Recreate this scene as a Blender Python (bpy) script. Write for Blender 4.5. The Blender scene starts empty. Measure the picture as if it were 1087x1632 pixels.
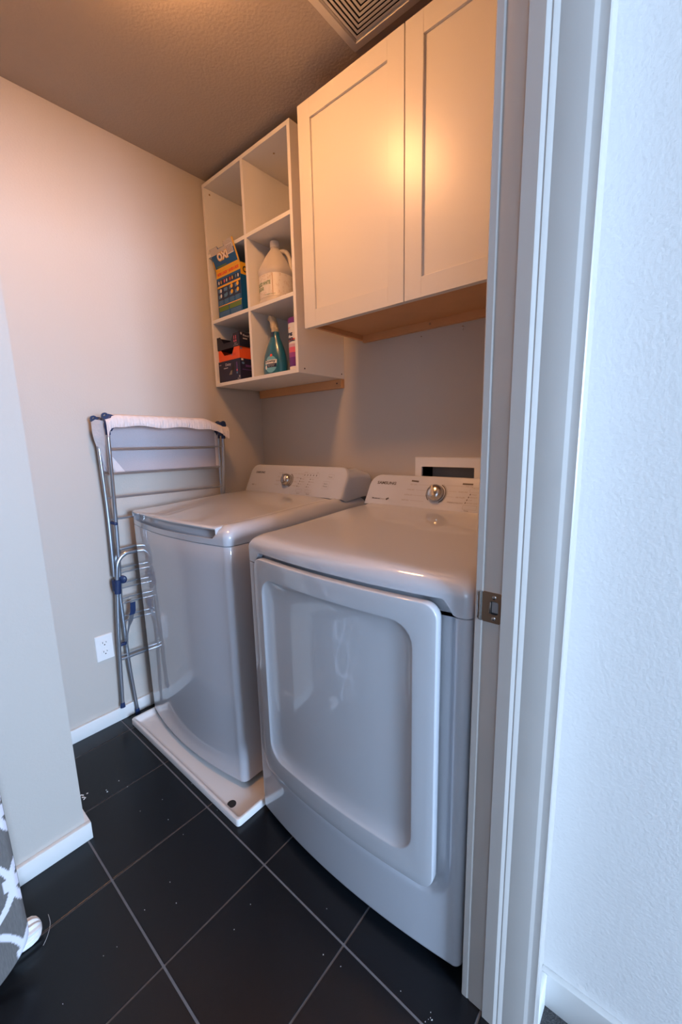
import bpy, bmesh, math, random
from mathutils import Vector, Matrix
random.seed(7)
SC = bpy.context.scene
COL = SC.collection
PI = math.pi

# ------------------------------------------------------------------ camera
cd = bpy.data.cameras.new('camera'); cam = bpy.data.objects.new('camera', cd); COL.objects.link(cam)
R_ = Vector((0.76258, 0.64648, -0.02310)); U_ = Vector((-0.09428, 0.14639, 0.98472)); F_ = Vector((-0.63998, 0.74876, -0.17259))
m = Matrix((R_, U_, -F_)).transposed().to_4x4(); m.translation = Vector((1.86264, -1.51300, 1.22316))
cam.matrix_world = m
cd.sensor_fit = 'VERTICAL'; cd.sensor_height = 36.0; cd.lens = 649.92 / 1632 * 36.0
cd.clip_start = 0.02
SC.camera = cam

# ------------------------------------------------------------------ world, light, exposure
CEIL = 2.4384
wd = bpy.data.worlds.new('world'); SC.world = wd; wd.use_nodes = True
bg = wd.node_tree.nodes['Background']; bg.inputs[0].default_value = (0.55, 0.72, 1.0, 1); bg.inputs[1].default_value = 0.35
SC.view_settings.view_transform = 'Standard'; SC.view_settings.look = 'None'
SC.view_settings.gamma = 1.0; SC.view_settings.exposure = -0.22
try: SC.view_settings.use_curve_mapping = False
except Exception: pass

def area(name, loc, target, sx, sy, power, color):
    l = bpy.data.lights.new(name, 'AREA'); l.shape = 'RECTANGLE'; l.size = sx; l.size_y = sy
    l.energy = power; l.color = color
    o = bpy.data.objects.new(name, l); COL.objects.link(o); o.location = loc
    o.rotation_euler = (Vector(target) - Vector(loc)).to_track_quat('-Z', 'Y').to_euler()
    return o
# daylight entering the bedroom window (large window in the far bedroom wall)
area('daylight_window', (5.74, -1.62, 1.50), (0.0, -1.20, 1.25), 0.95, 1.35, 350, (0.50, 0.70, 1.0))
# second bedroom window, in the wall behind the camera
area('daylight_window_side', (3.55, -4.16, 1.50), (3.35, -1.0, 1.2), 1.2, 1.3, 15, (0.50, 0.70, 1.0))

# ------------------------------------------------------------------ materials
def mat(name, color, rough=0.5, metal=0.0, coat=0.0, bump=None, var=None, emit=None, alpha=None, spec=None):
    M = bpy.data.materials.new(name); M.use_nodes = True
    nt = M.node_tree; b = nt.nodes['Principled BSDF']
    b.inputs['Base Color'].default_value = (*color, 1); b.inputs['Roughness'].default_value = rough
    b.inputs['Metallic'].default_value = metal
    if coat: b.inputs['Coat Weight'].default_value = coat; b.inputs['Coat Roughness'].default_value = 0.03; b.inputs['Coat IOR'].default_value = 1.62 if coat >= 1 else 1.5
    if spec is not None: b.inputs['Specular IOR Level'].default_value = spec
    if emit: b.inputs['Emission Color'].default_value = (*emit[0], 1); b.inputs['Emission Strength'].default_value = emit[1]
    if alpha is not None: b.inputs['Alpha'].default_value = alpha
    tc = nt.nodes.new('ShaderNodeNewGeometry')
    if var:   # (scale, amount, detail)
        n = nt.nodes.new('ShaderNodeTexNoise'); n.inputs['Scale'].default_value = var[0]; n.inputs['Detail'].default_value = 4
        nt.links.new(tc.outputs['Position'], n.inputs['Vector'])
        mx = nt.nodes.new('ShaderNodeMix'); mx.data_type = 'RGBA'
        mx.inputs['A'].default_value = (*[c * (1 - var[1]) for c in color], 1)
        mx.inputs['B'].default_value = (*[min(1, c * (1 + var[1])) for c in color], 1)
        nt.links.new(n.outputs['Fac'], mx.inputs['Factor']); nt.links.new(mx.outputs['Result'], b.inputs['Base Color'])
    if bump:  # (scale, strength, distance)
        n = nt.nodes.new('ShaderNodeTexNoise'); n.inputs['Scale'].default_value = bump[0]; n.inputs['Detail'].default_value = 3
        nt.links.new(tc.outputs['Position'], n.inputs['Vector'])
        bp = nt.nodes.new('ShaderNodeBump'); bp.inputs['Strength'].default_value = bump[1]; bp.inputs['Distance'].default_value = bump[2]
        nt.links.new(n.outputs['Fac'], bp.inputs['Height']); nt.links.new(bp.outputs['Normal'], b.inputs['Normal'])
    return M

WALL = mat('wall_paint', (0.54, 0.50, 0.455), 0.55, bump=(140, 0.15, 0.003), var=(1.6, 0.03))
WALL_ROUGH = mat('textured_wall_paint', (0.80, 0.79, 0.78), 0.5, bump=(150, 0.24, 0.003))
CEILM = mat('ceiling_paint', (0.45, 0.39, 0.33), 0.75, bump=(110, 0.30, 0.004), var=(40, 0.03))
TRIM = mat('trim_paint', (0.78, 0.78, 0.77), 0.38, bump=(30, 0.06, 0.003))
JAMB = mat('door_frame_paint', (0.53, 0.505, 0.48), 0.30, bump=(24, 0.10, 0.004), var=(9, 0.03))
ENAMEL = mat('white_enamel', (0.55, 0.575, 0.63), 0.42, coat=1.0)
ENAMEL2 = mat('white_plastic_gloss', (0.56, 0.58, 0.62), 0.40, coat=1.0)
SHELFM = mat('white_melamine', (0.80, 0.785, 0.76), 0.42)
CABM = mat('cabinet_paint', (0.70, 0.67, 0.62), 0.33, bump=(300, 0.03, 0.001))
MAPLE = mat('raw_maple', (0.62, 0.33, 0.15), 0.55, var=(8, 0.12))
CHROME = mat('brushed_steel', (0.62, 0.60, 0.57), 0.22, metal=1.0)
TUBE = mat('grey_metal_tube', (0.46, 0.51, 0.58), 0.28, metal=0.9)
NAVY = mat('navy_plastic', (0.012, 0.03, 0.10), 0.4)
BLACK = mat('black_rubber', (0.008, 0.008, 0.009), 0.5)
DARK = mat('dark_gap', (0.02, 0.02, 0.022), 0.8)
PRINT = mat('grey_print', (0.10, 0.08, 0.065), 0.5)
PRINT_L = mat('light_grey_print', (0.34, 0.29, 0.25), 0.5)
TILE = mat('black_tile', (0.0065, 0.0085, 0.0115), 0.27, bump=(14, 0.05, 0.004), spec=0.33)
GROUT = mat('grey_grout', (0.15, 0.155, 0.17), 0.85, var=(60, 0.25))
CARPET = mat('grey_carpet', (0.07, 0.068, 0.07), 0.95, bump=(420, 0.9, 0.01), var=(260, 0.7))
PAN = mat('white_pan_plastic', (0.74, 0.74, 0.74), 0.42, var=(7, 0.05))
PLATE = mat('outlet_plastic', (0.85, 0.85, 0.85), 0.35)
STRIKE = mat('worn_steel_plate', (0.42, 0.30, 0.21), 0.33, metal=0.85)
CLOTH = mat('white_polyester', (0.72, 0.68, 0.70), 0.6, bump=(60, 0.3, 0.01))
GRILLE = mat('grille_paint', (0.74, 0.68, 0.58), 0.5)
def flat(name, c, r=0.45): return mat(name, c, r)
BLUE = flat('carton_blue', (0.0, 0.085, 0.26)); NAVYC = flat('carton_navy', (0.012, 0.012, 0.045))
DBLUE = flat('print_dark_blue', (0.008, 0.02, 0.07))
YEL = flat('print_yellow', (0.80, 0.42, 0.02)); RED = flat('print_red', (0.72, 0.07, 0.02)); ORG = flat('carton_orange', (0.80, 0.10, 0.018))
WHITEP = flat('print_white', (0.78, 0.76, 0.74)); GREYB = flat('carton_inside', (0.52, 0.46, 0.40)); GREENP = flat('print_green', (0.05, 0.17, 0.02))
OLIVE = flat('print_olive', (0.11, 0.19, 0.02)); TEXTB = flat('print_light_blue', (0.10, 0.22, 0.38))
LIME = flat('lime_label', (0.14, 0.42, 0.01)); LGREEN = flat('pale_green_label', (0.38, 0.42, 0.10)); PURP = flat('purple_print', (0.13, 0.015, 0.20))
PINK = flat('pink_print', (0.75, 0.12, 0.18)); TAN = flat('tan_print', (0.50, 0.30, 0.16)); BROWN = flat('kraft_board', (0.26, 0.13, 0.05))
TEAL = mat('teal_bottle_plastic', (0.012, 0.13, 0.22), 0.28, coat=0.3); SKY = flat('sky_label', (0.16, 0.45, 0.58))
GOLD = mat('clear_amber_sprayer', (0.55, 0.45, 0.30), 0.25, coat=0.3)
JUG = mat('milky_jug_plastic', (0.60, 0.55, 0.49), 0.35); JUGL = flat('jug_label', (0.82, 0.76, 0.68))
LAMP = mat('lit_lamp_glass', (0.9, 0.85, 0.75), 0.5, emit=((1.0, 0.455, 0.165), 116.0))

def mesh_fabric():
    M = mat('sheer_mesh_fabric', (0.56, 0.54, 0.60), 0.7)
    nt = M.node_tree; b = nt.nodes['Principled BSDF']
    g = nt.nodes.new('ShaderNodeNewGeometry'); w1 = nt.nodes.new('ShaderNodeTexChecker'); w1.inputs['Scale'].default_value = 420
    nt.links.new(g.outputs['Position'], w1.inputs['Vector'])
    mm = nt.nodes.new('ShaderNodeMapRange'); mm.inputs['To Min'].default_value = 0.62; mm.inputs['To Max'].default_value = 0.92
    nt.links.new(w1.outputs['Fac'], mm.inputs['Value']); nt.links.new(mm.outputs['Result'], b.inputs['Alpha'])
    return M
SHEER = mesh_fabric()

# ------------------------------------------------------------------ helpers
ORG_ = {}
def worg(p): return ORG_.get(p.name, Vector((0, 0, 0))) if p else Vector((0, 0, 0))
def tag(o, label=None, cat=None, group=None, kind=None):
    if label: o['label'] = label
    if cat: o['category'] = cat
    if group: o['group'] = group
    if kind: o['kind'] = kind
    return o
def thing(name, label, cat, loc, group=None):
    o = bpy.data.objects.new(name, None); COL.objects.link(o); o.location = loc; o.empty_display_size = 0.05
    ORG_[o.name] = Vector(loc); return tag(o, label, cat, group)
def obj(name, verts, faces, mt, parent=None, smooth=True, angle=35, base=None, flat_=False):
    """verts in world coordinates; becomes a mesh object, child of parent or with its origin at base"""
    wo = worg(parent)
    stuff_ = parent is not None and ('lettering' in name or name in ('dial_arcs', 'barcode', 'small_print', 'label_scrollwork', 'slots', 'fine_print', 'printed_lines'))
    if base is None:
        if parent: b0 = wo
        else:
            xs = [v[0] for v in verts]; ys = [v[1] for v in verts]; zs = [v[2] for v in verts]
            b0 = Vector(((min(xs)+max(xs))/2, (min(ys)+max(ys))/2, min(zs)))
    else: b0 = Vector(base)
    me = bpy.data.meshes.new(name)
    me.from_pydata([tuple(Vector(v) - b0) for v in verts], [], faces)
    bm = bmesh.new(); bm.from_mesh(me); bmesh.ops.recalc_face_normals(bm, faces=bm.faces); bm.to_mesh(me); bm.free()
    if smooth:
        me.polygons.foreach_set('use_smooth', [True] * len(me.polygons))
        try: me.set_sharp_from_angle(angle=math.radians(angle))
        except Exception: pass
    for mm in (mt if isinstance(mt, (list, tuple)) else [mt]): me.materials.append(mm)
    o = bpy.data.objects.new(name, me); COL.objects.link(o)
    if parent: o.parent = parent
    o.location = b0 - wo
    ORG_[o.name] = b0
    if stuff_: o['kind'] = 'stuff'
    return o
class MB:
    def __init__(s): s.v = []; s.f = []
    def add(s, v, f):
        n = len(s.v); s.v += [tuple(p) for p in v]; s.f += [tuple(i + n for i in q) for q in f]; return s
    def box(s, x0, x1, y0, y1, z0, z1, bev=0.0):
        if x0 > x1: x0, x1 = x1, x0
        bm = bmesh.new(); bmesh.ops.create_cube(bm, size=1)
        for v in bm.verts: v.co = ((x0+x1)/2 + v.co.x*(x1-x0), (y0+y1)/2 + v.co.y*(y1-y0), (z0+z1)/2 + v.co.z*(z1-z0))
        if bev: bmesh.ops.bevel(bm, geom=bm.edges[:], offset=bev, segments=2, affect='EDGES', profile=0.5)
        bm.verts.index_update()
        s.add([v.co.copy() for v in bm.verts], [[v.index for v in f.verts] for f in bm.faces]); bm.free(); return s
    def loft(s, rows, closed=True, cap0=False, cap1=False):
        n = len(rows[0]); v = [p for r in rows for p in r]; f = []
        for i in range(len(rows)-1):
            for j in range(n if closed else n-1):
                k = (j+1) % n
                f.append((i*n+j, i*n+k, (i+1)*n+k, (i+1)*n+j))
        if cap0: f.append(tuple(reversed(range(n))))
        if cap1: f.append(tuple(range((len(rows)-1)*n, len(rows)*n)))
        return s.add(v, f)
    def prism(s, poly, vec):
        """polygon (3D points) extruded along vec"""
        vec = Vector(vec); a = [Vector(p) for p in poly]; return s.loft([a, [p+vec for p in a]], True, True, True)
    def lathe(s, prof, c=(0, 0, 0), n=28, ax=None, sx=1, sy=1):
        """prof list of (r, h); axis ax (default z)"""
        rot = Vector((0, 0, 1)).rotation_difference(Vector(ax).normalized()).to_matrix() if ax else Matrix.Identity(3)
        rows = []
        for r, h in prof:
            r = max(r, 1e-5)
            rows.append([Vector(c) + rot @ Vector((r*sx*math.cos(2*PI*j/n), r*sy*math.sin(2*PI*j/n), h)) for j in range(n)])
        return s.loft(rows, True, True, True)
    def tube(s, pts, r, n=10, smooth=0, closed=False):
        pts = [Vector(p) for p in pts]
        if smooth:
            n0 = len(pts); pts = crom(pts, smooth)
            if isinstance(r, (list, tuple)): r = [r[min(i//smooth, n0-1)] for i in range(len(pts))]
        rows = []; up = None
        for i, p in enumerate(pts):
            a = pts[max(i-1, 0)]; b = pts[min(i+1, len(pts)-1)]; t = (b-a).normalized()
            if up is None:
                up = Vector((0, 0, 1)) if abs(t.z) < 0.9 else Vector((1, 0, 0))
            up = (up - t*up.dot(t)).normalized(); w = t.cross(up)
            rr = r[i] if isinstance(r, (list, tuple)) else r
            rows.append([p + (up*math.cos(2*PI*j/n) + w*math.sin(2*PI*j/n))*rr for j in range(n)])
        return s.loft(rows, True, True, True)
    def quad(s, a, b, c, d): return s.add([a, b, c, d], [(0, 1, 2, 3)])
    def make(s, name, mt, parent=None, **k): return obj(name, s.v, s.f, mt, parent, **k)
def crom(P, k):
    out = []
    for i in range(len(P)-1):
        p0 = P[max(i-1, 0)]; p1 = P[i]; p2 = P[i+1]; p3 = P[min(i+2, len(P)-1)]
        for j in range(k):
            t = j/k
            out.append(0.5*((2*p1) + (p2-p0)*t + (2*p0-5*p1+4*p2-p3)*t*t + (3*p1-p0-3*p2+p3)*t**3))
    out.append(P[-1]); return out
def sstep(a, b, x):
    if a == b: return float(x > a)
    t = min(1, max(0, (x-a)/(b-a))); return t*t*(3-2*t)
def rbox(name, b, mt, parent=None, bev=0.002, **k): return MB().box(*b, bev).make(name, mt, parent, smooth=False, **k)
_txt = {}
def text_geo(body, bold=0.0, shear=0.0):
    key = (body, bold, shear)
    if key in _txt: return _txt[key]
    c = bpy.data.curves.new('lettering', 'FONT'); c.body = body; c.size = 1; c.resolution_u = 3; c.offset = bold; c.shear = shear; c.align_x = 'LEFT'
    o = bpy.data.objects.new('lettering', c); COL.objects.link(o)
    dg = bpy.context.evaluated_depsgraph_get(); me = bpy.data.meshes.new_from_object(o.evaluated_get(dg))
    v = [tuple(p.co) for p in me.vertices]; f = [tuple(p.vertices) for p in me.polygons]
    bpy.data.objects.remove(o); bpy.data.curves.remove(c); bpy.data.meshes.remove(me)
    _txt[key] = (v, f); return v, f
def text_on(mb, body, fn, u, v, width=None, height=None, bold=0.0, shear=0.0, anchor='l'):
    """fn(u, v) -> world point; text starts at (u, v) with cap height ~height and fits width"""
    tv, tf = text_geo(body, bold, shear)
    if not tv: return
    x0 = min(p[0] for p in tv); x1 = max(p[0] for p in tv); y0 = min(p[1] for p in tv); y1 = max(p[1] for p in tv)
    sy = height/(y1-y0); sx = width/(x1-x0) if width else sy
    mb.add([fn(u + (p[0]-x0)*sx, v + (p[1]-y0)*sy) for p in tv], tf)
def patch(mb, fn, pts, n=1):
    """polygon given in (u,v) mapped by fn"""
    mb.add([fn(*p) for p in pts], [tuple(range(len(pts)))])
def rect_on(mb, fn, u0, u1, v0, v1, nu=1, nv=1):
    vs = [fn(u0+(u1-u0)*i/nu, v0+(v1-v0)*j/nv) for j in range(nv+1) for i in range(nu+1)]
    fs = [(j*(nu+1)+i, j*(nu+1)+i+1, (j+1)*(nu+1)+i+1, (j+1)*(nu+1)+i) for j in range(nv) for i in range(nu)]
    mb.add(vs, fs)

# ------------------------------------------------------------------ setting
def struct(name, mb, mt, parent=None, **k):
    o = mb.make(name, mt, parent, **k)
    if not parent: o['kind'] = 'structure'
    return o
XD0, XD1 = 1.600, 1.722          # door wall between the laundry room and the bedroom
XB, YF = 0.5180, -2.70           # partition face, far end of the laundry room
struct('wall_left', MB().box(-0.10, 0, -1.30, 0.10, -0.05, CEIL), WALL, smooth=False)
# back wall with the recess for the washer outlet box
ox0, ox1, oz0, oz1 = 1.022, 1.246, 0.985, 1.110
struct('wall_back', MB().box(-0.0, ox0, 0, 0.10, -0.05, CEIL).box(ox1, XD1, 0, 0.10, -0.05, CEIL).box(ox0, ox1, 0, 0.10, -0.05, oz0).box(ox0, ox1, 0, 0.10, oz1, CEIL), WALL, smooth=False)
pw = MB()
pw.box(-0.10, XB, YF, -1.217, -0.05, CEIL)
struct('wall_partition', pw, WALL, smooth=False)
struct('wall_far', MB().box(XB, XD1, YF-0.1, YF, -0.05, CEIL), WALL, smooth=False)
struct('wall_door', MB().box(XD0, XD1, -0.706, 0.0, -0.05, CEIL).box(XD0, XD1, YF, -1.62, -0.05, CEIL).box(XD0, XD1, -1.62, -0.706, 2.06, CEIL), WALL, smooth=False)
struct('wall_right', MB().box(XD1, 5.80, -0.705, -0.60, -0.05, CEIL), WALL_ROUGH, smooth=False)
struct('wall_bedroom_window', MB().box(5.80, 5.90, -4.2, -0.60, -0.05, CEIL), WALL_ROUGH, smooth=False)
struct('wall_bedroom_end', MB().box(XD1, 5.80, -4.3, -4.2, -0.05, CEIL), WALL_ROUGH, smooth=False)
struct('wall_bedroom_side', MB().box(1.66, XD1, -4.2, YF-0.1, -0.05, CEIL), WALL_ROUGH, smooth=False)
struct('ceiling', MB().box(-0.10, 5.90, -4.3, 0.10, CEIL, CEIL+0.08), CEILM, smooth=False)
struct('floor', MB().box(0.0, 1.70, YF, 0.0, -0.05, -0.0022), GROUT, smooth=False)
floor = bpy.data.objects['floor']
struct('floor.001', MB().box(1.70, 5.80, -4.2, -0.705, -0.05, 0.003), CARPET, smooth=False)

# floor tiles, 12 in grid
GX, GY, S = 0.1061, -0.9123, 0.3048; J = 0.0052
tm = {}
def tile(x0, x1, y0, y1):
    w, h = round(x1-x0, 4), round(y1-y0, 4)
    if w < 0.01 or h < 0.01: return
    if (w, h) not in tm:
        b = MB().box(-w/2, w/2, -h/2, h/2, -0.006, 0, 0.0012)
        me = bpy.data.meshes.new('tile'); me.from_pydata(b.v, [], b.f); me.materials.append(TILE); tm[(w, h)] = me
    o = bpy.data.objects.new('tile', tm[(w, h)]); COL.objects.link(o); o.parent = floor
    o.location = Vector(((x0+x1)/2, (y0+y1)/2, 0)) - ORG_['floor']
for i in range(-1, 6):
    for j in range(-3, 7):
        x0 = max(0.0, GX+i*S+J/2); x1 = min(1.70, GX+(i+1)*S-J/2)
        y1 = min(0.0, GY-j*S-J/2); y0 = max(YF, GY-(j+1)*S+J/2)
        if x1 <= x0 or y1 <= y0: continue
        if x1 < XB and y1 < -1.3: continue
        tile(x0, x1, y0, y1)

# baseboards
BH = 0.060
struct('baseboard_left', MB().box(0, 0.013, -1.217, 0.0, 0, BH, 0.0015), TRIM)
struct('baseboard_partition', MB().box(XB, XB+0.014, YF, -1.203, 0, 0.058, 0.0015).box(0.013, XB+0.004, -1.217, -1.203, 0, 0.0579, 0.0015), TRIM)
struct('baseboard_right', MB().box(XD1+0.0, 5.80, -0.719, -0.705, 0.0, 0.088, 0.002).box(XD1, XD1+0.012, -0.775, -0.719, 0, 0.088, 0.002), TRIM)
struct('baseboard_back', MB().box(0.013, 1.6, -0.013, 0, 0, BH, 0.0015), TRIM)

# door jamb with stop moulding and casing (profile in plan, full height)
prof = [(1.585, -0.706), (1.585, -0.8115), (1.587, -0.8140), (1.5975, -0.8142), (1.6000, -0.8128), (1.6020, -0.8128), (1.6040, -0.8138), (1.6345, -0.8138),
        (1.6352, -0.8215), (1.6580, -0.8224), (1.6590, -0.8219), (1.6636, -0.8183), (1.6648, -0.8181), (1.6660, -0.8184), (1.6672, -0.8180), (1.6722, -0.8140), (1.6735, -0.8132),
        (1.7135, -0.8132), (1.7150, -0.8127), (1.7195, -0.8092), (1.7210, -0.8086), (1.7320, -0.8086), (1.7340, -0.8066), (1.7340, -0.7790), (1.7325, -0.7770), (1.7220, -0.7770), (1.7220, -0.706)]
jb = MB(); jb.prism([(x, y, 0.0) for x, y in prof], (0, 0, 2.06))
jamb = struct('trim_1', jb, JAMB, angle=28)
# opposite jamb and the head of the doorway (behind / above the camera)
struct('trim_2', MB().box(1.585, 1.734, -1.62, -1.602, 0, 2.06, 0.002), JAMB)
struct('trim_3', MB().box(1.585, 1.734, -1.602, -0.824, 2.04, 2.06, 0.002), JAMB)
# strike plate
def strike():
    y = -0.8142; z0, z1 = 0.8925, 0.9495; x0, x1 = 1.599, 1.6335; zc = (z0+z1)/2
    hx0, hx1, hz0, hz1 = 1.6125, 1.6285, zc-0.0125, zc+0.0125
    def ring(x0, x1, z0, z1, r, yy, n=6):
        p = []
        for cx, cz, a in ((x1-r, z1-r, 0), (x0+r, z1-r, 90), (x0+r, z0+r, 180), (x1-r, z0+r, 270)):
            for k in range(n+1):
                t = math.radians(a+90*k/n); p.append(Vector((cx+r*math.cos(t), yy, cz+r*math.sin(t))))
        return p
    b = MB()
    b.loft([ring(x0, x1, z0, z1, 0.004, y+0.0006), ring(x0, x1, z0, z1, 0.004, y-0.0012), ring(hx0, hx1, hz0, hz1, 0.005, y-0.0012), ring(hx0, hx1, hz0, hz1, 0.005, y+0.0002)])
    pl = b.make('strike_plate', STRIKE, jamb); pl['label'] = 'worn bronze steel strike plate with latch hole'
    MB().loft([ring(hx0, hx1, hz0, hz1, 0.005, y-0.0002)], cap1=True).add(ring(hx0, hx1, hz0, hz1, 0.005, y-0.0003), [tuple(range(28))]).make('latch_hole', DARK, pl)
    MB().box(hx0+0.0045, hx1-0.0005, y-0.0008, y-0.0004, hz0+0.004, hz1-0.001).make('latch_hole_back', flat('latch_grey', (0.25, 0.25, 0.26)), pl)
    MB().box(hx0-0.0002, hx0+0.0026, y-0.0019, y-0.0006, hz0+0.001, hz1-0.002, 0.0005).make('latch_tongue', CHROME, pl)
    lip = MB(); rows = []
    for k in range(7):
        t = k/6; h = 0.0285 - 0.010*t*t
        px = x0 - 0.0095*math.sin(t*1.45); py = y-0.0012 - 0.0016*math.sin(t*PI)
        rows.append([Vector((px, py, zc-h)), Vector((px, py, zc-h/2)), Vector((px, py, zc)), Vector((px, py, zc+h/2)), Vector((px, py, zc+h))])
    lip.loft(rows, closed=False); lip.make('strike_lip', CHROME, pl)
    for zz in (z0+0.0085, z1-0.0085):
        MB().lathe([(0.0036, 0), (0.0036, 0.0005), (0.0027, 0.0011), (0.0009, 0.0011), (0.0009, 0.0004)], (1.6205, y-0.0011, zz), 16, (0, -1, 0)).make('screw', CHROME, pl)
strike()

# ceiling grille: concentric square louvres
def grille():
    x0, x1, y0, y1 = 0.930, 1.270, -0.642, -0.302; zt = CEIL
    g = thing('ceiling_vent', 'square ceiling air grille with concentric angled louvres above the cabinet doors', 'vent', ((x0+x1)/2, (y0+y1)/2, zt))
    b = MB()
    def sq(i, z): return [Vector((x0+i, y0+i, z)), Vector((x1-i, y0+i, z)), Vector((x1-i, y1-i, z)), Vector((x0+i, y1-i, z))]
    b.loft([sq(0, zt), sq(0, zt-0.004), sq(0.002, zt-0.006), sq(0.025, zt-0.009), sq(0.027, zt-0.006), sq(0.030, zt-0.004), sq(0.030, zt)])
    b.make('frame', GRILLE, g, angle=20)
    MB().add(sq(0.028, zt-0.0008), [(0, 1, 2, 3)]).make('duct_opening', DARK, g)
    i = 0.034
    while i < 0.160:
        MB().loft([sq(i, zt-0.0075), sq(i+0.0068, zt-0.0075), sq(i+0.0068, zt-0.0062), sq(i, zt-0.0062), sq(i, zt-0.0075)]).make('louvre', GRILLE, g, smooth=False)
        i += 0.0120
grille()

# ceiling lamp (just above the frame, it lights the room)
cl = thing('ceiling_light', 'lit round flush ceiling lamp of the laundry room', 'lamp', (0.83, -0.925, CEIL))
MB().lathe([(0.125, 0), (0.130, -0.004), (0.130, -0.020), (0.122, -0.022), (0.0, -0.022)], (0.83, -0.925, CEIL), 40).make('base', TRIM, cl)
MB().lathe([(0.102, -0.0225), (0.098, -0.045), (0.082, -0.064), (0.055, -0.076), (0.025, -0.081), (0.0, -0.082)], (0.83, -0.925, CEIL), 40).make('glass_dome', LAMP, cl)

# ------------------------------------------------------------------ wall fittings
def outlet():
    g = thing('wall_outlet', 'white duplex wall outlet low on the left wall beside the drying rack', 'outlet', (0, -0.937, 0.306))
    yc, zc = -0.937, 0.363
    pl = MB(); rows = []
    def rr(hw, hh, r, x, n=4, cy=yc, cz=zc):
        p = []
        for sy, sz, a in ((1, 1, 0), (-1, 1, 90), (-1, -1, 180), (1, -1, 270)):
            for k in range(n+1):
                t = math.radians(a+90*k/n); p.append(Vector((x, cy+sy*(hw-r)+r*math.cos(t), cz+sz*(hh-r)+r*math.sin(t))))
        return p
    pl.loft([rr(.035, .057, .003, 0.0), rr(.035, .057, .003, .003), rr(.033, .055, .003, .0055), rr(.002, .004, .001, .006)], cap1=True)
    pl.make('face_plate', PLATE, g)
    for dz in (0.0205, -0.0205):
        b = MB()
        pts = []
        for k in range(28):
            t = 2*PI*k/28; pts.append((max(-.0175, min(.0175, .0175*1.0*math.cos(t))), max(-.0125, min(.0125, .0175*math.sin(t)))))
        b.loft([[Vector((x, yc+u, zc+dz+v)) for u, v in pts] for x in (.0055, .0078)], cap1=True)
        r = b.make('receptacle', PLATE, g)
        s = MB(); s.box(.0077, .0081, yc-.0078, yc-.0058, zc+dz+.000, zc+dz+.008); s.box(.0077, .0081, yc+.0058, yc+.0078, zc+dz+.001, zc+dz+.007)
        s.lathe([(.0026, 0), (.0026, .0004)], (.0077, yc, zc+dz-.0065), 12, (1, 0, 0)); s.make('slots', DARK, r)
    MB().lathe([(.003, 0), (.0025, .0012), (.0003, .0014)], (.0058, yc, zc), 12, (1, 0, 0)).make('screw', PLATE, g)
outlet()
def washer_box():
    g = thing('outlet_box', 'white recessed plumbing outlet box on the back wall behind the dryer', 'outlet box', (1.125, 0, 0.94))
    x0, x1, z0, z1 = 0.990, 1.280, 0.940, 1.148
    a, b_, c, d = ox0, ox1, oz0, oz1
    def sq(i, y): return [Vector((x0+i, y, z0+i)), Vector((x1-i, y, z0+i)), Vector((x1-i, y, z1-i)), Vector((x0+i, y, z1-i))]
    def s2(y): return [Vector((a, y, c)), Vector((b_, y, c)), Vector((b_, y, d)), Vector((a, y, d))]
    MB().loft([sq(0, 0), sq(0, -.008), sq(.004, -.012), s2(-.012), s2(0.0)]).make('frame', PLATE, g, smooth=False)
    MB().loft([s2(-.001), s2(.085)], cap1=True).make('recess', flat('box_plastic', (.50, .46, .42)), g, smooth=False)
washer_box()
for k, (x, z, mt_) in enumerate(((1.181, 1.624, 'steel screw left in the back wall under the cabinet'), (1.009, 1.640, 'small nail in the back wall just under the left cabinet door'))):
    if k == 0:
        b = MB().lathe([(.0045, 0), (.0045, .002), (.0015, .0035), (.0003, .0036)], (x, 0, z), 10, (0, -1, 0)).tube([(x, -.002, z), (x+.002, -.004, z-.008), (x+.001, -.002, z-.012)], .0012, 6)
        tag(b.make('wall_screw', CHROME), mt_, 'screw')
    else:
        b = MB().lathe([(.0022, 0), (.0022, .003), (.0004, .0032)], (x, 0, z-.02), 8, (0, -1, 0)); tag(b.make('wall_nail', CHROME), mt_, 'nail')

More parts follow.
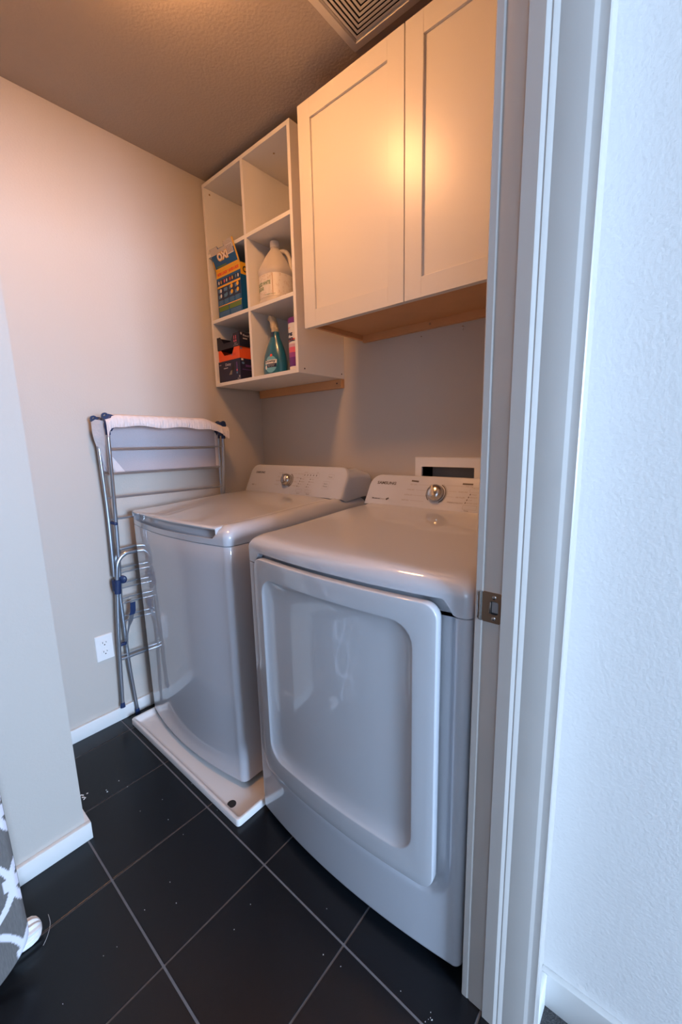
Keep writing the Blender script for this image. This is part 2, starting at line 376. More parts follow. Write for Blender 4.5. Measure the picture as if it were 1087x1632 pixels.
# ------------------------------------------------------------------ cubby shelf unit
def cubby():
    x0, x1, yf, z0, z1, t = 0.0125, 0.6102, -0.2925, 1.5024, 2.4063, 0.0155
    g = thing('cubby_shelf', 'white six-compartment cubby unit mounted high in the corner of the back wall', 'shelf unit', ((x0+x1)/2, 0, z0))
    yb = -0.001
    sp = rbox('side_panel', (x0, x0+t, yf, yb, z0, z1), SHELFM, g, .0008)
    sp2 = rbox('side_panel', (x1-t, x1, yf, yb, z0, z1), SHELFM, g, .0008)
    rbox('top_panel', (x0+t, x1-t, yf, yb, z1-t, z1), SHELFM, g, .0008)
    rbox('bottom_panel', (x0+t, x1-t, yf, yb, z0, z0+t), SHELFM, g, .0008)
    xm = 0.3120
    zs = [z0+t, 1.8045-t/2, 1.8045+t/2, 2.0980-t/2, 2.0980+t/2, z1-t]
    for k in range(3): rbox('divider', (xm-t/2, xm+t/2, yf+.0005, yb, zs[2*k], zs[2*k+1]), SHELFM, g, .0006)
    for zz in (1.8045, 2.0980): rbox('shelf', (x0+t, x1-t, yf, yb, zz-t/2, zz+t/2), SHELFM, g, .0008)
    rbox('cleat', (x0+.002, x1-.001, -0.020, yb, z0-.040, z0-.0005), MAPLE, g, .001)['label'] = 'bare maple mounting cleat'
    # cam fittings and screw holes
    cf = MB()
    for p, ax in (((x1, yf+.035, z0+.018), (1, 0, 0)), ((x1, -.020, z0+.020), (1, 0, 0))):
        MB().lathe([(.0032, 0), (.0032, .0006), (.0005, .0008)], p, 10, ax).make('screw', DARK, g)
    MB().lathe([(.0034, 0), (.0034, .0008), (.0005, .001)], (x1-.03, -.0203, z0-.018), 10, (0, -1, 0)).make('screw', DARK, g)
    for p, ax in (((x0+t, yf+.03, z1-.035), (1, 0, 0)), ((x0+t+.01+.27, -.06, z1-t-.0002), (0, 0, -1)), ((xm+.13, yf+.07, z1-t-.0002), (0, 0, -1)), ((x0+t, -.05, z1-.04), (1, 0, 0))):
        MB().lathe([(.0042, 0), (.0042, .0008), (.001, .001)], p, 10, ax).make('cam_fitting', flat('brass', (.35, .22, .08), .3), g)
    return g
cubby()

# ------------------------------------------------------------------ wall cabinet
def cabinet():
    x0, x1, yd, z0, z1 = 0.7135, 1.583, -0.3527, 1.6396, 2.3621
    yc = yd+0.0195; G = 1.1456
    g = thing('wall_cabinet', 'cream two-door shaker wall cabinet above the washer and dryer', 'cabinet', ((x0+x1)/2, 0, z0))
    zb = z0+.010
    fr = MB(); fr.box(x0+.004, x1, yc, yc+.019, zb-.004, z1-.001, .001); fr.make('face_frame', CABM, g, smooth=False)
    b = MB(); b.box(x0+.004, x0+.018, yc+.019, -.001, zb, z1-.001); b.make('side_panel', MAPLE, g, smooth=False)
    b = MB(); b.box(x1-.014, x1, yc+.019, -.001, zb, z1-.001); b.make('side_panel', MAPLE, g, smooth=False)
    b = MB(); b.box(x0+.018, x1-.014, yc+.019, -.001, zb+.018, zb+.030); b.make('bottom_panel', MAPLE, g, smooth=False)
    b = MB(); b.box(x0+.018, x1-.014, yc+.019, -.001, z1-.013, z1-.001); b.make('top_panel', MAPLE, g, smooth=False)
    hr = MB(); hr.box(x0+.018, x1-.014, -.018, -.001, zb-.010, zb+.018); hr = hr.make('hanging_rail', MAPLE, g, smooth=False)
    MB().lathe([(.0045, 0), (.0045, .001), (.001, .0012)], (1.055, -.0182, zb+.006), 10, (0, -1, 0)).make('screw', CHROME, hr)
    for a, c in ((x0, G-.0016), (G+.0016, x1-.004)):
        w = .0575; d = MB()
        ya, yb_ = yd, yd+.0185
        # stiles and rails with recessed panel, one door
        d.box(a, a+w, ya, yb_, z0, z1, .0009); d.box(c-w, c, ya, yb_, z0, z1, .0009)
        d.box(a+w-.0002, c-w+.0002, ya+.0002, yb_, z0, z0+w, .0009); d.box(a+w-.0002, c-w+.0002, ya+.0002, yb_, z1-w, z1, .0009)
        dd = d.make('door', CABM, g, smooth=False)
        MB().box(a+w-.002, c-w+.002, ya+.0085, ya+.014, z0+w-.002, z1-w+.002).make('door_panel', CABM, dd, smooth=False)
cabinet()

# ------------------------------------------------------------------ appliance helpers
def foot(xl, xr, yc, yb, bow, r, i, z, NF=48, NC=8, NS=10, NB=8, yfun=None, zfun=None):
    """closed plan outline of an appliance with a bowed front; i = inset"""
    xl += i; xr -= i; y0 = yc+i; yb -= i; r = max(r-i, .0015); xm = (xl+xr)/2; hw = (xr-xl)/2
    P = []
    def fy(x):
        u = (x-xm)/hw; return y0 - bow*(1-u*u)
    for k in range(NF+1):
        x = xl+r + (xr-xl-2*r)*k/NF; P.append([x, fy(x), z, 1])
    yr = fy(xr-r)
    for k in range(1, NC+1):
        t = (k/NC)*PI/2; P.append([xr-r+r*math.sin(t), yr+r-r*math.cos(t), z, 0])
    for k in range(1, NS+1): P.append([xr, yr+r+(yb-yr-r)*k/NS, z, 0])
    for k in range(1, NB): P.append([xr+(xl-xr)*k/NB, yb, z, 0])
    for k in range(0, NS): P.append([xl, yb+(yr+r-yb)*k/NS, z, 0])
    for k in range(0, NC): t = (k/NC)*PI/2; P.append([xl+r-r*math.cos(t), yr+r-r*math.sin(t), z, 0])
    out = []
    for x, y, zz, fr in P:
        if zfun: zz = zfun(x, y, zz)
        if yfun and fr: y += yfun(x, zz)
        out.append(Vector((x, y, zz)))
    return out
def rr_xz(x0, x1, z0, z1, r, y, bowf, n=6, m=14, r2=None):
    """rounded rect in xz facing -y; y offset from bowf(x)"""
    p = []
    cs = ((x1-r, z1-r, 0), (x0+r, z1-r, 90), (x0+r, z0+r, 180), (x1-r, z0+r, 270))
    for q, (cx, cz, a) in enumerate(cs):
        arc = [(cx+r*math.cos(math.radians(a+90*k/n)), cz+r*math.sin(math.radians(a+90*k/n))) for k in range(n+1)]
        p += arc
        nx = cs[(q+1) % 4]; a2 = nx[2]
        e = (nx[0]+r*math.cos(math.radians(a2)), nx[1]+r*math.sin(math.radians(a2))); s_ = arc[-1]
        for k in range(1, m): p.append((s_[0]+(e[0]-s_[0])*k/m, s_[1]+(e[1]-s_[1])*k/m))
    return [Vector((x, bowf(x)+y, z)) for x, z in p]
def console_face(x0, x1, yb, zb, yt, zt):
    u = Vector((1, 0, 0)); v = Vector((0, yt-yb, zt-zb)); L = v.length; v.normalize(); nrm = Vector((0, -v.z, v.y))
    o = Vector((x0, yb, zb))
    return lambda a, b, d=0.0006: o + u*a + v*b + nrm*d, L, nrm
def console(g, x0, x1, yb, zb, yt, zt, ytop_back, rc=0.05, flare=0.0):
    fn, L, nrm = console_face(x0, x1, yb, zb, yt, zt)
    W = x1-x0
    def outline(i, d, grow=0.0, zs=1.0, yabs=None):
        r = max(rc-i, .004); P = []
        pts = [(i-grow, 0), ]
        n = 10
        pts = []
        for k in range(13): pts.append((i-grow+(W-2*i+2*grow)*k/12, -0.001))
        for k in range(1, 5): pts.append((W-i+grow*(1-k/4*.5), (L-i-r)*k/5))
        for k in range(n+1): t = PI/2*k/n; pts.append((W-i-r+r*math.cos(t)+grow*.5*math.cos(t), L-i-r+r*math.sin(t)))
        for k in range(1, 12): pts.append((W-i-r-(W-2*i-2*r)*k/12, L-i))
        for k in range(n+1): t = PI/2*k/n; pts.append((i+r-r*math.sin(t)-grow*.5*math.sin(t), L-i-r+r*math.cos(t)))
        for k in range(4, 0, -1): pts.append((i-grow*(1-k/4*.5), (L-i-r)*k/5))
        out = []
        for a, b in pts:
            p = fn(a, b, -d)
            if yabs is not None: p = Vector((p.x, yabs, zb-.002+(p.z-zb)*zs))
            out.append(p)
        return out
    b = MB()
    b.loft([outline(0, 0, flare, .80, -0.012), outline(0, 0, flare*.7, .93, (yt-.012)*.5), outline(0, .030, flare*.15, 1), outline(0, .010), outline(.0015, .0045), outline(.005, .0010), outline(.010, 0), outline(.03, 0)], cap0=True, cap1=True)
    b.make('control_console', ENAMEL2, g, angle=30)
    return fn, L, nrm
def knob(g, fn, nrm, u, v, r, scale=1):
    c = fn(u, v, 0.0)
    k = MB().lathe([(r*1.02, 0), (r*1.02, .006), (r*.98, .012), (r*.93, .018), (r*.80, .024), (r*.55, .0285), (r*.28, .030), (0, .0305)], c, 36, nrm).make('cycle_knob', CHROME, g)
    up = (fn(u, v+.01, 0)-c).normalized(); sd = nrm.cross(up)
    gb = MB(); w, l = r*.14, r*.82
    a = [(-w, -l), (w, -l), (w*.8, l), (-w*.8, l)]
    d = (up*math.cos(.35) + sd*math.sin(.35)); e = nrm.cross(d)
    gb.loft([[c+nrm*.020+e*x*1.5+d*y for x, y in a], [c+nrm*.034+e*x+d*y*.80 for x, y in a]], cap0=True, cap1=True); gb.make('grip', CHROME, k)
    # dark dial arcs printed around the knob
    b = MB(); N = 30
    for (a0, a1, r0, r1) in ((-60, 66, 1.13, 1.24), (-48, 60, 1.31, 1.34), (180, 228, 1.10, 1.20), (160, 200, 1.22, 1.25)):
        rows = [[c+nrm*.0009 + (sd*math.cos(t)+up*math.sin(t))*r*q for q in (r0, r1)] for t in [math.radians(a0+(a1-a0)*k/N) for k in range(N+1)]]
        rows = [[c+nrm*.0009 + (-sd*math.cos(t)+up*math.sin(t))*r*q for q in (r0, r1)] for t in [math.radians(a0+(a1-a0)*k/N) for k in range(N+1)]]
        b.loft(rows, closed=False)
    b.make('dial_arcs', PRINT, g, smooth=False)
def line(b, fn, pts, w=.0004):
    for (u0, v0), (u1, v1) in zip(pts, pts[1:]):
        d = math.hypot(u1-u0, v1-v0); nu, nv = -(v1-v0)/d*w, (u1-u0)/d*w
        patch(b, fn, [(u0-nu, v0-nv), (u1-nu, v1-nv), (u1+nu, v1+nv), (u0+nu, v0+nv)])
def frame_on(b, fn, u0, u1, v0, v1, w=.0003): line(b, fn, [(u0, v0), (u1, v0), (u1, v1), (u0, v1), (u0, v0)], w)

# ------------------------------------------------------------------ dryer
def dryer():
    xl, xr, yc, yb = 0.8757, 1.5720, -0.7960, -0.050
    bow = .029; xm = (xl+xr)/2; hw = (xr-xl)/2; ZS = .876
    g = thing('dryer', 'white front-loading dryer with a recessed square door panel, right of the washer', 'dryer', (xm, -.42, 0))
    bf = lambda x: yc - bow*(1-((x-xm)/hw)**2)
    def rec(x, z):
        cx0, cx1, cz0, cz1, r = .917, 1.543, .196, 1.10, .07
        dx = abs(x-(cx0+cx1)/2)-(cx1-cx0)/2+r; dz = abs(z-(cz0+cz1)/2)-(cz1-cz0)/2+r
        d = math.hypot(max(dx, 0), max(dz, 0)) + min(max(dx, dz), 0) - r
        return .020*sstep(.004, -.016, d)
    b = MB(); rows = []
    zs = [.028, .030, .034] + [.04+.012*k for k in range(70)]
    zs = [z for z in zs if z < ZS-.003] + [ZS-.0025]
    A = dict(xl=xl, xr=xr, yc=yc, yb=yb, bow=bow, r=.020)
    rows.append(foot(i=.012, z=.024, NF=90, **A)); rows.append(foot(i=.005, z=.025, NF=90, **A))
    for z in zs: rows.append(foot(i=(.0015 if z == .028 else 0), z=z, yfun=rec, NF=90, **A))
    rows.append(foot(i=.0015, z=ZS-.0012, yfun=rec, NF=90, **A))
    for i, z in ((.004, ZS-.0012), (.0225, ZS-.0012), (.0225, .905)): rows.append(foot(i=i, z=z, NF=90, **A))
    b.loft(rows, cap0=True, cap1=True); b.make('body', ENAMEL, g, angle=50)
    # top cover with the notch over the door
    NX0, NX1 = .930, 1.530
    def zf(x, y, z):
        if y > yc+.04: return z
        e = min(x-NX0, NX1-x)
        zn = .874 + .036*sstep(-.016, .016, e) if e > -.02 else .874
        return max(z, zn)
    def slope(x, y, z): return z + .020*sstep(yc+.05, -.25, y)*max(0, min(1, (z-.90)/.05))
    def zz(x, y, z): return slope(x, y, zf(x, y, z))
    rows = [foot(i=.018, z=ZS, zfun=zz, NF=90, **A), foot(i=.0015, z=ZS, zfun=zz, NF=90, **A)]
    for z in (ZS+.0012, .885, .895, .905, .9125, .918): rows.append(foot(i=0, z=z, zfun=zz, NF=90, **A))
    A2 = dict(A); RV = .037; RH = .042
    for k in range(1, 11):
        t = PI/2*k/10
        A2['r'] = .020+RH*(1-math.cos(t))*1.5
        rows.append(foot(i=RH*(1-math.cos(t)), z=.918+RV*math.sin(t), zfun=zz, NF=90, **A2))
    for i in (.055, .08, .12, .17, .22, .27, .31): 
        A2['r'] = .09; rows.append(foot(i=i, z=.9552, zfun=zz, NF=90, **A2))
    MB().loft(rows, cap1=True).make('top_cover', ENAMEL, g, angle=40)
    # dark rubber shadow gap strip above door
    # door
    dx0, dx1, dz0, dz1 = .938, 1.514, .222, .9015; R = .032
    df = lambda x: bf(x)
    Q = lambda i, y, r=None: rr_xz(dx0+i, dx1-i, dz0+i, dz1-i, max((r or R)-i*.5, .012), y, df)
    D = -.018
    rows = [Q(.006, .012), Q(.002, .006), Q(.0005, 0), Q(0, D+.003), Q(.0004, D+.0014), Q(.0014, D+.0004), Q(.003, D), Q(.020, D), Q(.036, D)]
    ix0, ix1, iz0, iz1 = .976, 1.462, .284, .850
    P = lambda i, y, r=.052: rr_xz(ix0+i, ix1-i, iz0+i, iz1-i, max(r-i*.6, .02), y, df)
    rows += [P(-.002, D), P(0, D+.0003), P(.002, D+.0018), P(.010, D+.0050), P(.022, D+.0084), P(.036, D+.0108), P(.052, D+.0118), P(.09, D+.012), P(.14, D+.012), P(.19, D+.012)]
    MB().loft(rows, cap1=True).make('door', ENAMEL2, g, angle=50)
    for x in (xl+.07, xr-.07):
        for y in (-.72, -.12): MB().lathe([(.018, 0), (.018, .008), (.012, .010), (.012, .026)], (x, y, 0), 16).make('levelling_foot', BLACK, g)
    # console
    x0c, x1c = .873, 1.574
    fn, L, nrm = console(g, x0c, x1c, -.215, .9735, -.150, 1.0880, -.03, rc=.052)
    k_u, k_v = 1.178-x0c, .0615
    knob(g, fn, nrm, k_u, k_v, .0315)
    lt = MB(); t2 = MB()
    text_on(lt, 'SAMSUNG', fn, .040, .0860, .088, .0125, bold=.03)
    text_on(lt, 'Moisture', fn, .036, .0215, .036, .0068, bold=.03); text_on(t2, 'Sensor', fn, .0725, .0215, .024, .0066)
    b = MB().lathe([(.0042, 0), (.0042, .0002)], fn(.105, .0247), 14, nrm); b.lathe([(.0036, 0), (.0036, .0002)], fn(.1105, .0278), 14, nrm); b.make('sensor_mark', PRINT, g)
    MB().add([fn(*p) for p in ((.193, .1035), (.224, .1015), (.224, .1080), (.193, .1100))], [(0, 1, 2, 3)]).make('mode_bar', PRINT, g, smooth=False)
    for k, s in enumerate(('VERY DRY', 'MORE DRY', 'NORMAL DRY', 'DAMP DRY')):
        v = .0895-.0215*k; u = .190-.006*k
        text_on(t2, s, fn, u, v, .031+.004*(k == 2), .0052)
        line(t2, fn, [(u+.036, v+.0026), (k_u-.040+.006*(k in (1, 2)), v+.0026)] + ([(k_u-.028, v+.0026), (k_u-.028, v-.002)] if k == 0 else []), .00035)
    for k, s in enumerate(('TIME DRY', 'QUICK DRY', 'AIR FLUFF', 'WRINKLE RELEASE')):
        v = .0895-.0205*k+.002
        u = k_u+.095-.006*k
        if k == 0: line(t2, fn, [(k_u+.026, .0885), (k_u+.034, v+.004), (u+.005, v+.004)], .00035); MB().add([fn(*p) for p in ((u-.004, v+.010), (u+.034, v+.010), (u+.034, v+.016), (u-.004, v+.016))], [(0, 1, 2, 3)]).make('mode_bar', PRINT, g, smooth=False); text_on(t2, s, fn, u+.008, v+.002, .028, .0048)
        elif k < 3: line(t2, fn, [(k_u+.044, v+.0026), (u-.012, v+.0026)], .00035); text_on(t2, s, fn, u-.006, v, .034, .0054)
        else: text_on(t2, s, fn, k_u+.050, v, .058, .0054)
    bx = .440
    for k, s in enumerate(('HIGH', 'MEDIUM', 'LOW', 'EXTRA LOW')):
        v = .064-.0105*k; u = bx-.0035*k
        patch(lt, fn, [(u-.010, v), (u-.007, v), (u-.006, v+.0055), (u-.009, v+.0055)]); text_on(t2, s, fn, u-.003, v+.0005, .007*len(s)*.6, .0042)
    for (u0, u1, v0, v1) in ((bx-.012, bx+.034, .0745, .088), (bx-.024, bx+.024, .0115, .027), (bx+.045, bx+.085, .0745, .088), (bx+.040, bx+.080, .0115, .027)): frame_on(t2, fn, u0, u1, v0, v1)
    text_on(lt, 'Temp.', fn, bx-.018, .004, .018, .0052); text_on(lt, 'Time', fn, bx+.048, .004, .016, .0052)
    text_on(t2, 'Signal', fn, bx-.008, .0900, .024, .0046); text_on(lt, 'Start / Pause', fn, bx+.115, .044, .042, .006)
    frame_on(t2, fn, bx+.105, bx+.17, .036, .070)
    lt.make('lettering', PRINT, g, smooth=False); t2.make('fine_lettering', PRINT_L, g, smooth=False)
dryer()

# ------------------------------------------------------------------ drain pan + washer
def pan():
    x0, x1, y0, y1, h = .0735, .8660, -.8930, -.045, .0265
    g = thing('drain_pan', 'white plastic drain pan under the washer', 'drain pan', ((x0+x1)/2, (y0+y1)/2, 0))
    def rc(i, z, r=.012, n=4):
        p = []; r = max(r-i*.3, .003)
        for cx, cy, a in ((x1-i-r, y1-i-r, 0), (x0+i+r, y1-i-r, 90), (x0+i+r, y0+i+r, 180), (x1-i-r, y0+i+r, 270)):
            for k in range(n+1):
                t = math.radians(a+90*k/n); p.append(Vector((cx+r*math.cos(t), cy+r*math.sin(t), z)))
        return p
    MB().loft([rc(.003, .0), rc(0, .002), rc(0.0005, h-.003), rc(.002, h-.0008), rc(.004, h), rc(.009, h), rc(.011, h-.001), rc(.013, h-.004), rc(.022, .010), rc(.026, .006), rc(.034, .005), rc(.2, .005)], cap0=True, cap1=True).make('tray', PAN, g, angle=40)
    MB().lathe([(.0155, 0), (.0155, .0006), (.0145, .0008)], (.777, -.8555, .0052), 24).make('drain_hole', DARK, g)
pan()
def washer():
    xl, xr, yc, yb = .0780, .7680, -.7900, -.055
    bow = .037; xm = (xl+xr)/2; hw = (xr-xl)/2; ZS = .896
    g = thing('washing_machine', 'white top-loading washing machine with a flat lid, standing in a drain pan', 'washing machine', (xm, -.42, .005))
    A = dict(xl=xl, xr=xr, yc=yc, yb=yb, bow=bow, r=.026)
    b = MB(); rows = [foot(i=.020, z=.0285, **A), foot(i=.004, z=.029, **A), foot(i=.001, z=.031, **A)]
    for k in range(13): rows.append(foot(i=0, z=.035+(ZS-.0395)*k/12, **A))
    rows += [foot(i=.002, z=ZS-.0015, **A), foot(i=.012, z=ZS-.0012, **A)]
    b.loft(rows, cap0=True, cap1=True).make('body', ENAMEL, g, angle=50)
    MB().loft([foot(i=.055, z=.012, **A), foot(i=.022, z=.012, **A), foot(i=.012, z=.0288, **A)], cap0=True, cap1=True).make('plinth', BLACK, g)
    for x in (xl+.09, xr-.09):
        for y in (-.70, -.15): MB().lathe([(.020, 0), (.020, .010)], (x, y, .0052), 14).make('levelling_foot', BLACK, g)
    # top frame with the finger slot along the front
    LX0, LX1 = .098, .716
    fyw = lambda x: yc-bow*(1-((x-xm)/hw)**2)
    def zz(x, y, z):
        z = z + .020*sstep(yc+.05, -.25, y)*max(0, min(1, (z-.915)/.04))
        s_ = sstep(-.002, .020, min(x-LX0, LX1-x))
        if s_ > 0: z = min(z, z*(1-s_) + s_*(.917+.037*sstep(.016, .040, y-fyw(x))))
        return z
    rows = [foot(i=.010, z=ZS, **A), foot(i=.0015, z=ZS, **A)]
    for z in (ZS+.0012, .905, .914, .920): rows.append(foot(i=0, z=z, NF=48, zfun=zz, **A))
    A2 = dict(A); RV = .040; RH = .048
    for k in range(1, 11):
        t = PI/2*k/10; A2['r'] = .026+RH*(1-math.cos(t)); rows.append(foot(i=RH*(1-math.cos(t)), z=.920+RV*math.sin(t), zfun=zz, **A2))
    for i in (.055, .07, .10, .16, .24, .32): A2['r'] = .07; rows.append(foot(i=i, z=.960, zfun=zz, **A2))
    rows = [rows[0], rows[1]] + rows[2:]
    MB().loft(rows, cap1=True).make('top_cover', ENAMEL, g, angle=40)
    # lid: curved sheet with a rolled front lip
    NX, NY = 36, 22; top = []; LXa, LXb = LX0+.004, LX1-.004; lm = (LXa+LXb)/2; lh = (LXb-LXa)/2
    def lz(x, y): return .9560 + .022*sstep(-.80, -.26, y) + .0050*(1-((x-lm)/lh)**2) 
    def fy(x): return -.794 - .035*(1-((x-lm)/(lh*1.08))**2)
    v = []; f = []
    prof_ = [(.030, -.010), (.006, -.0115), (0.001, -.0090), (.0005, -.0050), (.005, -.001), (.014, 0)]
    for i in range(NX+1):
        x = LXa+(LXb-LXa)*i/NX; row = []
        for dy, dz in prof_: row.append(Vector((x, fy(x)+dy, lz(x, fy(x)+.014)+dz)))
        for j in range(1, NY+1):
            y = fy(x)+.014 + (-.235-fy(x)-.014)*j/NY; row.append(Vector((x, y, lz(x, y))))
        e = min(i, NX-i)
        row.append(Vector((x, -.233, lz(x, -.235)-.016)))
        v.append(row)
    # rounded side drop
    L0 = [Vector((p.x-.003, p.y, p.z-.002)) for p in v[0]]; L1 = [Vector((p.x-.004, p.y, p.z-.016)) for p in v[0]]
    R0 = [Vector((p.x+.003, p.y, p.z-.002)) for p in v[-1]]; R1 = [Vector((p.x+.004, p.y, p.z-.016)) for p in v[-1]]
    MB().loft([L1, L0] + v + [R0, R1], closed=False).make('lid', ENAMEL2, g, angle=40)
    x0c, x1c = .092, .757
    fn, L, nrm = console(g, x0c, x1c, -.215, .978, -.150, 1.112, -.03, rc=.048, flare=.012)
    k_u, k_v = .393-x0c, .069
    knob(g, fn, nrm, k_u, k_v, .0300)
    lt = MB(); t2 = MB()
    text_on(lt, 'SAMSUNG', fn, .048, .098, .070, .0115, bold=.03); text_on(lt, 'VRT', fn, .042, .032, .020, .007, bold=.02); text_on(t2, 'Plus', fn, .064, .032, .014, .006)
    for k, s in enumerate(('NORMAL', 'HEAVY DUTY', 'BEDDING', 'WATERPROOF')):
        v_ = .102-.020*k; text_on(t2, s, fn, k_u-.072-.004*k, v_, .030, .0050); line(t2, fn, [(k_u-.038, v_+.0025), (k_u-.030, v_+.0025)])
    for k, s in enumerate(('QUICK WASH', 'DEEP WASH', 'ECO', 'RINSE SPIN')):
        v_ = .102-.020*k; line(t2, fn, [(k_u+.032, v_+.0025), (k_u+.052-.003*k, v_+.0025)]); text_on(t2, s, fn, k_u+.060-.005*k, v_, .034 if k != 2 else .014, .0050)
    for k in range(5): patch(lt, fn, [(.405+.019*k, .097), (.409+.019*k, .097), (.410+.019*k, .104), (.406+.019*k, .104)])
    frame_on(t2, fn, .398, .500, .089, .110)
    text_on(t2, 'COLD', fn, .402, .112, .02, .005); text_on(t2, 'HOT', fn, .480, .112, .014, .005)
    for c_ in range(2):
        for k in range(4):
            u = .395+.062*c_-.004*k; v_ = .078-.0125*k
            patch(lt, fn, [(u-.008, v_), (u-.005, v_), (u-.004, v_+.0055), (u-.007, v_+.0055)]); text_on(t2, ('High', 'Medium', 'Low', 'Off')[k], fn, u-.001, v_, (.018, .026, .015, .012)[k], .0048)
        frame_on(t2, fn, .378+.060*c_, .415+.062*c_, .016, .029); text_on(lt, ('Spin', 'Soil')[c_], fn, .386+.062*c_, .0065, .020, .0055)
    frame_on(t2, fn, .535, .572, .040, .075); text_on(lt, 'Start', fn, .541, .061, .022, .006); text_on(lt, 'Pause', fn, .541, .049, .024, .006)
    frame_on(t2, fn, .555, .590, .088, .108); text_on(lt, 'Power', fn, .560, .094, .022, .006)
    lt.make('lettering', PRINT, g, smooth=False); t2.make('fine_lettering', PRINT_L, g, smooth=False)
washer()

# ------------------------------------------------------------------ drying rack
def rack():
    class MB(globals()['MB']):     # the frame closes up towards its feet so that it clears the machine beside it
        def make(s, name, mt, parent=None, **k):
            out = []
            for p in s.v:
                x, y, z = p; w = 1-sstep(.93, 1.22, z); lim = .053
                nx = x if x < .03 else .03+(x-.03)*(1-w*.48)
                out.append((nx, y-(nx-x)*.375, z+(nx-x)*.2*(1 if z > .2 else 0)))
            s.v = out; return globals()['MB'].make(s, name, mt, parent, **k)
    g = thing('drying_rack', 'folded grey metal clothes drying rack with a white mesh cover, leaning on the left wall', 'drying rack', (.06, -.60, 0))
    r = .0072
    # near/far upper frame tubes
    MB().tube([(.118, -.863, 1.318), (.112, -.863, 1.20), (.092, -.865, .868), (.080, -.869, .700), (.062, -.870, .590)], r, 12, 4).make('front_frame_leg', TUBE, g)
    MB().tube([(.118, -.342, 1.300), (.112, -.342, 1.20), (.092, -.340, .868), (.078, -.342, .590)], r, 12, 4).make('front_frame_leg', TUBE, g)
    MB().tube([(.048, -.880, 1.310), (.050, -.878, 1.166), (.055, -.877, .93), (.060, -.884, .678)], r, 12, 4).make('rear_frame_leg', TUBE, g)
    MB().tube([(.048, -.325, 1.300), (.050, -.327, 1.19), (.055, -.329, .93), (.060, -.332, .66)], r, 12, 4).make('rear_frame_leg', TUBE, g)
    # lower legs: two inverted U frames
    MB().tube([(.045, -.9085, .090), (.062, -.904, .30), (.080, -.902, .436), (.094, -.893, .600), (.100, -.886, .700), (.101, -.876, .748), (.100, -.848, .774), (.100, -.80, .778), (.100, -.42, .778), (.100, -.372, .768), (.098, -.345, .72), (.090, -.335, .55), (.045, -.325, .090)], .0076, 12, 5).make('lower_frame', TUBE, g)
    MB().tube([(.0285, -.8445, .020), (.046, -.862, .25), (.055, -.867, .43), (.060, -.870, .59), (.060, -.872, .70), (.060, -.869, .752), (.060, -.852, .782), (.060, -.82, .792), (.060, -.42, .792), (.060, -.385, .780), (.058, -.362, .74), (.055, -.355, .55), (.030, -.350, .020)], .0070, 12, 5).make('lower_frame', TUBE, g)
    MB().tube([(.050, -.892, .300), (.052, -.60, .292), (.050, -.335, .290)], .0062, 10).make('cross_bar', TUBE, g)
    MB().tube([(.050, -.892, .316), (.042, -.60, .306), (.040, -.345, .304)], .0030, 8).make('cross_bar', TUBE, g)
    for z, x in ((1.300, .116), (1.211, .113), (1.115, .107), (1.019, .101), (.93, .096)):
        MB().tube([(x, -.860, z+.002), (x, -.345, z-.003)], .0032, 8).make('drying_rail', TUBE, g)
    for z, x in ((1.205, .050), (1.107, .052), (1.010, .054), (.92, .055)):
        MB().tube([(x, -.878, z+.002), (x, -.330, z-.003)], .0032, 8).make('drying_rail', TUBE, g)
    for z in (.708, .640, .572, .492):
        MB().tube([(.060, -.872, z+.002), (.060, -.345, z-.003)], .0030, 8).make('drying_rail', TUBE, g)
        MB().tube([(.082, -.872, z-.014), (.082, -.345, z-.020)], .0030, 8).make('drying_rail', TUBE, g)
    # navy clips and caps
    MB().tube([(.104, -.888, .672), (.100, -.893, .612)], .0125, 14).box(.056, .098, -.898, -.874, .615, .668, .007).make('hinge_clamp', NAVY, g)
    MB().lathe([(.016, -.005), (.018, 0), (.016, .006), (.004, .008)], (.088, -.862, .665), 16, (.6, -.8, 0)).make('clamp_button', NAVY, g)
    MB().box(.050, .090, -.345, -.325, .615, .668, .007).make('hinge_clamp', NAVY, g)
    for (p, q, rr_) in (((.045, -.9085, .096), (.044, -.909, .072), .0095), ((.030, -.8455, .030), (.0285, -.8445, .002), .0095), ((.045, -.325, .1), (.044, -.325, .072), .0095), ((.030, -.350, .030), (.030, -.350, .002), .0095)):
        MB().tube([p, (Vector(p)*.5+Vector(q)*.5), q], [rr_*.88, rr_, rr_*1.12], 12).make('foot_cap', NAVY, g)
    MB().box(.052, .074, -.900, -.868, .366, .378, .003).make('spacer', NAVY, g)
    MB().box(.062, .108, -.876, -.862, .905, .917, .003).make('spacer', NAVY, g)
    # hook strap
    MB().loft([[Vector(p) + Vector((0, dy, 0)) + Vector((dx, 0, 0)) for dx, dy in ((0, -.011), (.003, -.011), (.003, .011), (0, .011))] for p in ((.112, -.843, .560), (.112, -.846, .520), (.110, -.851, .505))], cap0=True, cap1=True).make('strap_tip', NAVY, g)
    MB().loft([[Vector(p) + Vector((0, dy*w, 0)) + Vector((dx, 0, 0)) for dx, dy in ((0, -1), (.0025, -1), (.0025, 1), (0, 1))] for p, w in (((.110, -.851, .506), .009), ((.106, -.858, .478), .010), ((.098, -.865, .452), .004), ((.092, -.872, .42), .003), ((.086, -.876, .36), .003))], cap0=True, cap1=True).make('strap', TUBE, g)
